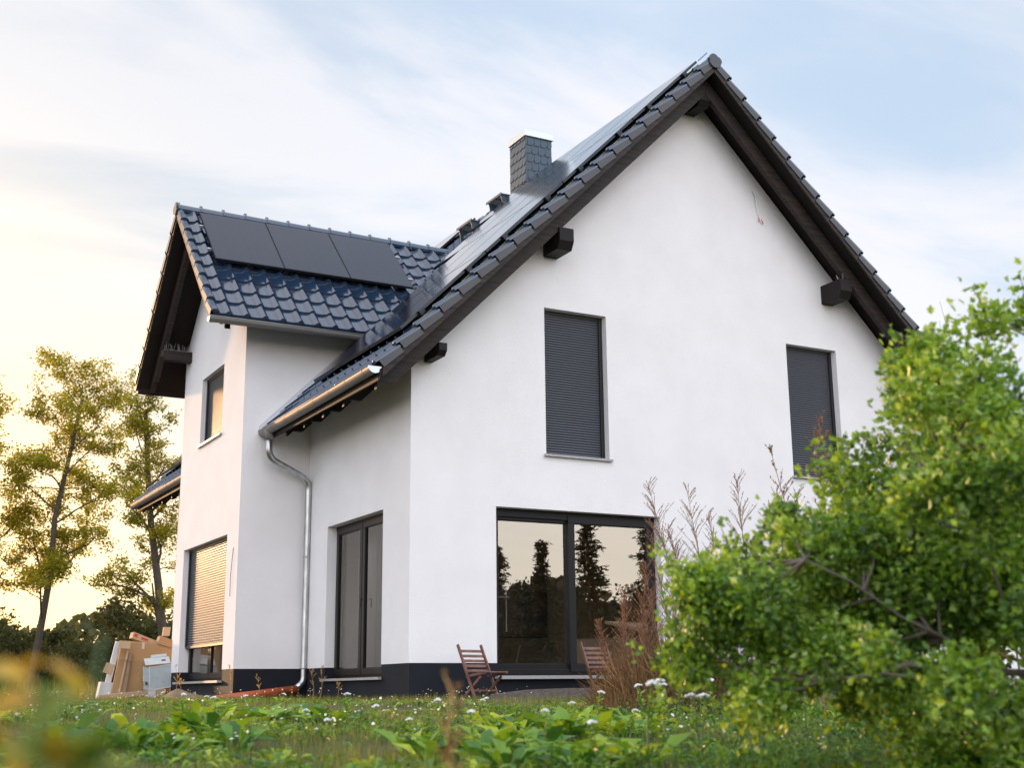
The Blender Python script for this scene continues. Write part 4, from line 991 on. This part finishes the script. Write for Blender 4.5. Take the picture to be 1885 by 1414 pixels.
# ---- green bush on the right
bushc = [(-1.26, -12.42, 0.78, 0.167), (-3.71, -11.27, 0.57, 0.1), (-2.19, -12.66, 1.44, 0.142), (-2.43, -11.79, -0.1, 0.11), (-3.39, -12.27, 0.15, 0.137), (-3.2, -12.37, 0.71, 0.138), (-3.06, -11.8, 1.43, 0.068), (-2.22, -11.95, -0.18, 0.105), (-1.58, -11.75, 0.93, 0.094), (-1.81, -11.88, 0.19, 0.085), (-2.19, -11.42, 1.24, 0.09), (-1.31, -12.32, 1.11, 0.146), (-2.96, -12.23, 0.09, 0.079), (-2.73, -11.56, 1.21, 0.172), (-2.58, -11.6, 0.84, 0.168), (-2.19, -12.7, 1.58, 0.096), (-2.52, -12.7, 0.47, 0.074), (-2.47, -12.44, 0.69, 0.123), (-3.56, -11.1, 0.5, 0.103), (-2.87, -12.16, 1.11, 0.12), (-2.41, -11.94, 0.54, 0.068), (-2.98, -11.79, 0.83, 0.072), (-2.24, -11.82, -0.18, 0.122), (-2.32, -12.38, 1.15, 0.134), (-3.31, -12.55, 0.92, 0.115), (-2.97, -11.42, 1.04, 0.164), (-1.73, -12.2, 0.07, 0.126), (-2.92, -12.06, -0.07, 0.089), (-2.79, -12.13, 0.03, 0.088), (-1.25, -11.75, 0.64, 0.131), (-1.61, -11.6, 0.93, 0.083), (-1.83, -12.48, 1.11, 0.125), (-2.15, -12.58, 1.72, 0.1), (-3.41, -11.6, 0.71, 0.143), (-2.08, -12.62, 0.98, 0.13), (-2.88, -11.59, -0.15, 0.1), (-2.78, -11.51, 0.17, 0.07), (-1.8, -12.61, 0.34, 0.089), (-1.56, -11.52, 0.16, 0.142), (-2.01, -12.72, 0.91, 0.087), (-3.33, -12.13, 1.19, 0.101), (-1.83, -12.07, -0.05, 0.127), (-2.46, -12.44, 1.67, 0.121), (-2.47, -11.61, -0.17, 0.064), (-2.26, -12.77, 1.13, 0.092), (-1.88, -12.13, 0.24, 0.074), (-2.97, -12.64, 1.17, 0.132), (-3.46, -11.21, 0.63, 0.158), (-2.93, -12.25, 0.39, 0.129), (-1.55, -11.73, 0.06, 0.092), (-1.89, -12.68, 0.74, 0.145), (-3.07, -11.43, 0.09, 0.085), (-2.87, -12.1, 1.58, 0.066), (-2.88, -11.31, 0.92, 0.154), (-3.01, -11.67, -0.05, 0.11), (-3.19, -11.44, 0.53, 0.082), (-1.66, -11.66, 0.76, 0.123), (-3.45, -12.31, 0.86, 0.065), (-2.42, -11.88, 0.04, 0.094), (-1.2, -12.0, 0.42, 0.095), (-2.09, -12.14, -0.15, 0.066), (-2.23, -12.74, 0.6, 0.124), (-1.45, -12.59, 0.92, 0.096), (-2.39, -11.52, -0.08, 0.12), (-2.2, -11.45, 1.04, 0.077), (-3.0, -11.65, 0.31, 0.089), (-2.84, -12.34, 0.26, 0.103), (-3.69, -12.22, 0.25, 0.062), (-3.16, -11.69, 0.16, 0.108), (-3.36, -12.35, 0.84, 0.098), (-3.48, -11.25, 0.09, 0.077), (-2.86, -11.32, 0.38, 0.164), (-3.03, -11.42, 0.7, 0.124), (-1.74, -12.74, 1.15, 0.082), (-1.89, -11.93, 1.69, 0.171), (-1.96, -11.75, 0.86, 0.073), (-2.63, -12.09, 1.63, 0.066), (-1.44, -12.5, 1.36, 0.071), (-1.21, -12.04, 0.25, 0.154), (-3.43, -11.67, 0.28, 0.135), (-2.13, -11.53, 0.51, 0.07), (-2.05, -12.55, 1.31, 0.085), (-1.66, -12.61, 0.87, 0.064), (-2.93, -11.07, 0.65, 0.165), (-3.13, -12.26, 1.26, 0.131), (-2.54, -11.79, -0.01, 0.107), (-1.81, -11.81, 0.96, 0.143), (-2.52, -11.61, 0.42, 0.085), (-1.72, -12.52, 0.55, 0.129), (-1.95, -11.63, 0.43, 0.115), (-3.59, -11.49, 0.1, 0.12), (-1.96, -12.25, 0.72, 0.118), (-2.28, -12.05, 0.54, 0.095), (-3.41, -12.14, 0.8, 0.074), (-2.6, -12.69, 1.34, 0.084), (-1.2, -12.22, 0.69, 0.087), (-2.51, -12.76, 0.54, 0.121), (-3.33, -11.34, 0.86, 0.068), (-3.09, -12.0, 1.44, 0.096), (-1.45, -11.48, 0.25, 0.143), (-2.5, -11.51, 0.04, 0.156), (-2.41, -12.12, 0.95, 0.139), (-1.97, -11.48, 0.66, 0.145), (-3.22, -12.36, 1.12, 0.077), (-1.74, -12.32, 0.85, 0.103), (-1.6, -12.2, 1.38, 0.077), (-3.13, -11.19, 0.18, 0.075), (-2.51, -12.47, 1.56, 0.079), (-2.37, -12.74, 1.53, 0.105), (-2.93, -10.86, 0.37, 0.069), (-3.62, -11.01, 0.25, 0.096), (-2.55, -12.26, 0.36, 0.124), (-1.92, -12.29, 1.79, 0.118), (-2.66, -12.74, 1.03, 0.114), (-3.66, -11.59, 0.52, 0.131), (-1.79, -11.98, 1.73, 0.121), (-2.7, -12.64, 0.43, 0.095), (-2.06, -12.14, 1.06, 0.113), (-2.19, -11.8, 1.18, 0.17), (-2.26, -11.37, 0.33, 0.07)]
bushc += [(-2.938, -11.658, 0.667, 0.15), (-2.968, -11.848, 0.563, 0.15), (-2.69, -11.751, 0.515, 0.15), (-2.765, -11.962, 0.582, 0.15), (-2.957, -11.716, 0.489, 0.15), (-2.904, -11.91, 0.665, 0.15), (-2.628, -11.877, 0.422, 0.15), (-3.001, -11.589, 0.539, 0.15), (-2.516, -11.897, 0.705, 0.15), (-3.086, -11.613, 0.797, 0.15), (-2.741, -11.912, 0.78, 0.15), (-3.172, -11.537, 0.691, 0.15), (-3.254, -11.406, 0.371, 0.15), (-3.062, -11.382, 0.331, 0.15), (-3.368, -11.339, 0.351, 0.15), (-3.489, -11.285, 0.395, 0.15), (-3.022, -11.531, 0.369, 0.15), (-2.832, -11.755, 0.383, 0.15), (-3.716, -11.306, 0.497, 0.15), (-3.652, -11.168, 0.29, 0.15), (-2.926, -11.734, 0.923, 0.15), (-2.586, -11.94, 1.005, 0.15), (-2.789, -11.854, 1.093, 0.15)]
BT = np.array([-2.10, -12.05, -.40])
t = thing('bush', 'large leafy green bush with a pale horizontal branch filling the right foreground', 'bush', tuple(BT))
bc = np.array(bushc); bc = bc[~((bc[:, 2] < .05) & (bc[:, 0] < -3.3))]; bc[:, 2] -= .03 * (bc[:, 2] > .5)
br = MB()
main = [(-2.05, -12.1, -.45), (-2.10, -12.10, .0), (-2.17, -12.18, .20), (-2.15, -12.3, .6), (-2.1, -12.25, 1.1), (-2.2, -12.3, 1.5)]
def rel(p): return Vector(p) - Vector(BT)
br.tube([rel(p) for p in main], [.055, .05, .042, .03, .018, .008], 9)
limbs = [([(-2.17, -12.18, .20), (-2.45, -12.05, .175), (-2.66, -11.93, .19), (-3.0, -11.85, .20), (-3.19, -11.80, .225), (-3.30, -11.78, .19), (-3.47, -11.65, .17)], .019),
         ([(-2.80, -11.89, .20), (-3.0, -11.86, .32), (-3.23, -11.86, .40), (-3.41, -11.8, .53), (-3.55, -11.7, .62)], .009),
         ([(-2.55, -12.0, .18), (-2.72, -12.05, .28), (-2.76, -12.10, .50), (-2.82, -12.2, .89), (-2.9, -12.1, 1.25)], .011),
         ([(-2.72, -12.05, .28), (-2.95, -12.1, .45), (-3.05, -12.1, .75), (-3.2, -12.1, 1.0)], .008),
         ([(-2.16, -12.28, .5), (-2.5, -12.4, .7), (-2.7, -12.4, 1.1), (-2.75, -12.3, 1.45)], .016),
         ([(-2.1, -12.25, .9), (-2.2, -12.0, 1.2), (-2.2, -11.8, 1.5)], .014),
         ([(-2.17, -12.18, .20), (-1.8, -12.2, .4), (-1.5, -12.1, .7), (-1.4, -12.0, 1.0)], .02)]
tips = []
for li, (pts_, r0) in enumerate(limbs):
    if li == 0: pts_ = [tuple(np.array(p) - np.array([.4766, .8791, 0]) * min(.06, .02 * (i + (li > 0) * 2)) * np.array([1, 1, 0])) for i, p in enumerate(pts_)]
    k = len(pts_); br.tube([rel(p) for p in pts_], [r0 * (1 - .7 * i / (k - 1)) for i in range(k)], 8); tips += [tuple(np.array(pts_[j_]) * (1 - u_) + np.array(pts_[j_ + 1]) * u_) for j_ in range(k - 1) for u_ in (.15, .35, .55, .75, .95)]
tips = np.array(tips + main[3:])
for c in bc:
    q = tips[np.argmin(((tips - c[:3]) ** 2).sum(1))]; md_ = (q + c[:3]) / 2 + rng.normal(size=3) * .03
    br.tube([rel(q), rel(md_), rel(c[:3])], [.008, .005, .002], 5, False)
Ps, Ns = [], []
cm_ = bc[:, :3].mean(0)
for q_ in range(260):
    c = bc[rng.integers(0, len(bc))]; dv = unit(rng.normal(size=3) * .8 + unit(c[:3] - cm_) * 1.1 + [0, 0, .35]); a = c[:3] + dv * c[3] * .8; ln = rng.uniform(.06, .15)
    br.tube([rel(a), rel(a + dv * ln)], [.003, .0012], 4, False); m_ = 16; P2 = a + dv * ln * rng.random((m_, 1)) ** .7 + rng.normal(size=(m_, 3)) * .022; Ps.append(P2); Ns.append(np.tile(dv, (m_, 1)))
br.build('branches', M['barkg'], t, True)
for c in bc:
    k = int(110 + 13000 * c[3] ** 1.7); q = rdir(k) * (rng.random((k, 1)) ** .42) * c[3] * 1.12 * np.array([1, 1, .95]); Ps.append(c[:3] + q); Ns.append(q)
k = 5200; P2 = bc[rng.integers(0, len(bc), k), :3] + rng.normal(size=(k, 3)) * .065; Ps.append(P2); Ns.append(P2 - bc[:, :3].mean(0))
k = 34000; i0 = rng.integers(0, len(bc), k * 3); i1 = rng.integers(0, len(bc), k * 3); ok = np.linalg.norm(bc[i0, :3] - bc[i1, :3], axis=1) < .6; i0, i1 = i0[ok][:k], i1[ok][:k]
u = rng.random((len(i0), 1)); P2 = bc[i0, :3] * (1 - u) + bc[i1, :3] * u + rng.normal(size=(len(i0), 3)) * .035; Ps.append(P2); Ns.append(P2 - bc[:, :3].mean(0))
Ps = np.concatenate(Ps) - BT; Ns = unit(np.concatenate(Ns)); n = len(Ps)
X = unit(Ns * .5 + rdir(n) * .8 + [0, 0, .1]); Yv = rdir(n)
half = [(0, 0), (.18, .10), (.30, .34), (.42, .20), (.62, .42), (.70, .20), (1.0, 0)]
tv = [(a, 0, 0) if b_ == 0 else (a, b_, .10 + .25 * b_) for a, b_ in half] + [(a, -b_, .10 + .25 * b_) for a, b_ in half[1:-1]]
tf = [(0, 1, 2, 3, 4, 5, 6), (6, 11, 10, 9, 8, 7, 0)]
at_ = np.clip(.42 + rng.normal(0, .22, n) + .18 * np.sin(Ps[:, 0] * 9) * np.cos(Ps[:, 2] * 8), 0, 1)
scatter('leaves', tv, tf, Ps, X, Yv, rng.uniform(.018, .046, n), M['leaf_bush'], t, at_)
print('bush leaves', n)

# ---- trees
def tree(name, label, base, height, r0, crown, nleaf, m, bark='bark', lsize=(.10, .2), lean=(0, 0), group=None, forks=2, seed=1, cat='tree', droop=.0, gap=.5):
    rs = np.random.default_rng(seed); t = thing(name, label, cat, base, group=group); b = MB(); ends = []
    def grow(p, d, ln, r, lev):
        n_ = 5; pts_ = [Vector(p)]; d = Vector(d)
        for i in range(n_):
            d = (d + Vector(rs.normal(size=3)) * (.045 if lev == 0 else .10 + .06 * lev) + Vector((0, 0, .05 - droop * lev * .05))).normalized(); pts_.append(pts_[-1] + d * ln / n_)
        b.tube(pts_, [r * (1 - .6 * i / n_) for i in range(n_ + 1)], 8 if lev == 0 else 5, False)
        if lev >= 2: ends.extend([(tuple(q), lev) for q in pts_[2:]])
        if lev == 3: return
        k = (9, 5, 4)[lev] if lev else forks * 7
        for j in range(k):
            u = (.20 + .80 * (j + rs.random()) / k) if lev == 0 else .25 + .75 * rs.random(); i = min(int(u * n_), n_ - 1); q = pts_[i].lerp(pts_[i + 1], u * n_ - i)
            a = rs.random() * 6.283; o_ = Vector((math.cos(a), math.sin(a), .0)); nd = (d * .55 + o_ * (.85 if lev == 0 else .8) + Vector((0, 0, .25))).normalized()
            l2 = crown * (1.15 - .65 * u if lev == 0 else .48 ** lev * 1.1) * (.7 + .5 * rs.random()); grow(q, nd, l2, r * (1 - .6 * u) * .45, lev + 1)
    grow((0, 0, -.1), (lean[0], lean[1], 1), height * .93, r0, 0)
    b.build('trunk', M[bark], t)
    E = np.array([e[0] for e in ends]); keepm = rs.random(len(E)) < (1 - gap * .6); E = E[keepm]
    k = max(1, nleaf // len(E)); P = np.repeat(E, k, 0) + rs.normal(size=(len(E) * k, 3)) * np.array([.17, .17, .10]) * crown / 3
    n_ = len(P); X_ = unit(rs.normal(size=(n_, 3)) * [1, 1, .6] + [0, 0, -.2])
    scatter('crown', [(0, -.0, 0), (.5, -.26, .06), (1, 0, 0), (.5, .26, .06)], [(0, 1, 2, 3)], P, X_, rs.normal(size=(n_, 3)), rs.uniform(lsize[0], lsize[1], n_), M[m], t, np.clip(rs.normal(.45, .25, n_), 0, 1))
    return t
TR = 'tall loose trees at the left edge against the evening sky'
tree('locust_tree', 'tall airy tree at the far left with trunk splitting above the meadow', (.30, 34.36, 0), 11.9, .15, 2.75, 30000, 'leaf_tree', group=TR, seed=3, lean=(.03, 0), lsize=(.08, .15))
tree('locust_tree', 'leafy tree cut off by the left picture edge', (-1.9, 35.2, 0), 11.2, .15, 2.9, 28000, 'leaf_tree', group=TR, seed=11, lean=(-.02, 0), lsize=(.08, .15))
tree('locust_tree', 'slender tree just left of the house wall, crown behind the far eave', (3.75, 27.6, 0), 10.3, .17, 1.9, 17000, 'leaf_tree', group=TR, seed=8, lean=(-.09, 0), lsize=(.07, .13))
def blob_bush(name, label, base, rx, ry, h, nleaf, m, lsize, group, seed):
    rs = np.random.default_rng(seed); t = thing(name, label, 'bush', base, group=group)
    b = MB()
    for k in range(7):
        a = rs.random() * 6.28; b.tube([(0, 0, -.1), (math.cos(a) * rx * .25, math.sin(a) * ry * .25, h * .4), (math.cos(a) * rx * .5, math.sin(a) * ry * .5, h * .75)], [.07, .05, .02], 6)
    b.build('branches', M['bark'], t)
    nb = 26; cs = rs.normal(size=(nb, 3)) * [.42, .42, .26]; cs = np.column_stack([cs[:, 0] * rx, cs[:, 1] * ry, h * (.42 + np.clip(cs[:, 2], -.42, .5))]); rr = rs.uniform(.18, .36, nb) * h * .75
    i = rs.integers(0, nb, nleaf); q = unit(rs.normal(size=(nleaf, 3))) * (rs.random((nleaf, 1)) ** .4); P = cs[i] + q * rr[i][:, None]; P[:, 2] = np.abs(P[:, 2])
    scatter('foliage', [(0, 0, 0), (.5, -.3, .06), (1, 0, 0), (.5, .3, .06)], [(0, 1, 2, 3)], P, rs.normal(size=(nleaf, 3)), rs.normal(size=(nleaf, 3)), rs.uniform(*lsize, nleaf), M[m], t, np.clip(rs.normal(.4, .25, nleaf), 0, 1))
    return t
HG = 'dark bushes along the far meadow edge'
for i, (x, y, rx, h_, lb) in enumerate([(4.7, 33.0, 2.6, 3.3, 'dark rounded bush directly left of the house wall'), (2.9, 38, 2.4, 2.2, 'low dark bush between the two tall trees'), (.9, 40, 3.2, 2.6, 'wide dark bush beneath the far left tree'), (-1.6, 38.5, 3.0, 3.0, 'dark bush at the left picture edge'), (7.5, 37, 3.5, 3.6, 'dark bush mostly hidden by the house'), (-5.5, 42, 3.5, 3.2, 'dark bush beyond the left picture edge')]):
    blob_bush('dark_bush', lb, (x, y, 0), rx, 2.0, h_, 9000, 'leaf_hedge', (.10, .22), HG, 20 + i)
# far wood on the horizon
n = 60000; a = rng.uniform(-.95, .95, n); x = a * 150; P = np.column_stack([x, 118 + rng.normal(0, 3, n), rng.random(n) ** 1.3 * (5.5 + 2.0 * np.sin(x * .11) + 1.4 * np.sin(x * .37))])
o = scatter('far_wood', [(0, -.5, 0), (1, -.5, 0), (1, .5, 0), (0, .5, 0)], [(0, 1, 2, 3)], P, rdir(n), rdir(n), rng.uniform(.35, .8, n), M['leaf_hedge'])
tag(o, 'distant line of woodland on the horizon', 'woodland', kind='stuff')
n = 26000; x = rng.uniform(-30, 95, n); P = np.column_stack([x, -78 + rng.normal(0, 3, n), rng.random(n) ** 1.1 * (7.0 + 1.0 * np.sin(x * .31) + .8 * np.sin(x * .97))])
o = scatter('far_wood', [(0, -.5, 0), (1, -.5, 0), (1, .5, 0), (0, .5, 0)], [(0, 1, 2, 3)], P, rdir(n), rdir(n), rng.uniform(.5, 1.0, n), M['leaf_conifer'])
tag(o, 'dark line of woodland mirrored low in the terrace door glass', 'woodland', kind='stuff')
# overhead cable
o = MB().tube([(-8, 40, 8.9), (-2, 38, 8.15), (1.25, 36.45, 7.95), (5.34, 34.24, 8.0), (9, 32, 8.6)], .022, 5).build('overhead_cable', M['cable'], None); tag(o, 'thin overhead cable strung behind the trees on the left', 'cable')
# trees behind the viewer, seen mirrored in the terrace door
def conifer(label, base, h_, r_, seed, seg=26):
    rs = np.random.default_rng(seed); t = thing('conifer', label, 'tree', base, group='trees mirrored in the terrace door glass'); MB().tube([(0, 0, 0), (0, 0, h_ * .97)], [.16, .02], 8).build('trunk', M['bark'], t)
    Ps, Xs = [], []; b = MB()
    for k in range(seg):
        u = (k + .5) / seg; z = h_ * (.10 + .9 * u); rad = r_ * (1 - u) ** .8 + .08; nb = 7
        for j in range(nb):
            a = rs.random() * 6.283; rr = rad * rs.uniform(.35, 1.35); dv = np.array([math.cos(a), math.sin(a), rs.uniform(-.3, .15)])
            b.tube([(0, 0, z), tuple(np.array([0, 0, z]) + dv * rr)], [.02, .006], 4, False)
            m_ = int(16 + 40 * rr); s_ = rs.random((m_, 1)) ** .7; Ps.append(np.array([0, 0, z]) + dv * rr * s_ + rs.normal(size=(m_, 3)) * [.09, .09, .07]); Xs.append(np.tile(dv, (m_, 1)) + rs.normal(size=(m_, 3)) * .6)
    b.build('limbs', M['bark'], t); P = np.concatenate(Ps); X_ = np.concatenate(Xs)
    scatter('needles', [(0, -.22, 0), (1, -.1, 0), (1, .1, 0), (0, .22, 0)], [(0, 1, 2, 3)], P, X_, rs.normal(size=P.shape), rs.uniform(.10, .22, len(P)), M['leaf_conifer'], t)
conifer('broad dark conifer mirrored at the left edge of the terrace door', (22.0, -39.1, -.3), 7.2, 1.7, 31)
conifer('slim spruce mirrored in the middle of the left door pane', (25.0, -39.9, -.3), 7.7, .50, 32)
conifer('big conifer mirrored behind the door stile', (23.7, -33.5, -.3), 7.9, 1.6, 33)
conifer('dark conifer mirrored at the right of the right door pane', (27.4, -34.2, -.3), 8.0, 1.5, 34)
for i, (x, y, h_, lb) in enumerate([(24.5, -43, 5.6, 'round leafy tree mirrored beside the slim spruce'), (28, -45, 5.8, 'leafy tree mirrored low in the left door pane'), (19.5, -38, 5.4, 'leafy tree mirrored past the left door jamb'), (30.5, -38, 5.6, 'leafy tree mirrored in the right door pane'), (33, -41, 5.2, 'leafy tree mirrored at the right door jamb')]):
    blob_bush('leafy_tree', lb, (x, y, -.3), 2.6, 2.4, h_, 7000, 'leaf_conifer', (.15, .3), 'leafy trees mirrored in the terrace door glass', 40 + i)
t = thing('neighbour_house', 'small white gabled house mirrored in the right door pane', 'house', (38.5, -47.0, -.3), R(30))
MB().prism([(-2.2, 0, 0), (2.2, 0, 0), (2.2, 0, 2.6), (0, 0, 4.4), (-2.2, 0, 2.6)], (0, -6, 0)).build('wall', M['stucco'], t)
for s in (-1, 1): MB().prism([(s * 2.5, .3, 2.4), (0, .3, 4.45), (0, .3, 4.6), (s * 2.5, .3, 2.56)], (0, -6.6, 0)).build('roof', M['tile'], t)
MB().box((-.5, .002, 1), (.5, .03, 2.1)).build('window', M['dark'], t)

t = thing('low_shed', 'long low pale shed mirrored across the right door pane', 'shed', (16.6, -15.9, -.3), R(-24))
MB().box((-2.5, -3, 0), (3, 0, 1.9)).build('wall', M['oak'], t)
MB().prism([(-2.8, .3, 1.9), (3.3, .3, 1.9), (3.3, -1.5, 2.3), (-2.8, -1.5, 2.3)], (0, 0, .08)).build('roof', M['card2'], t)
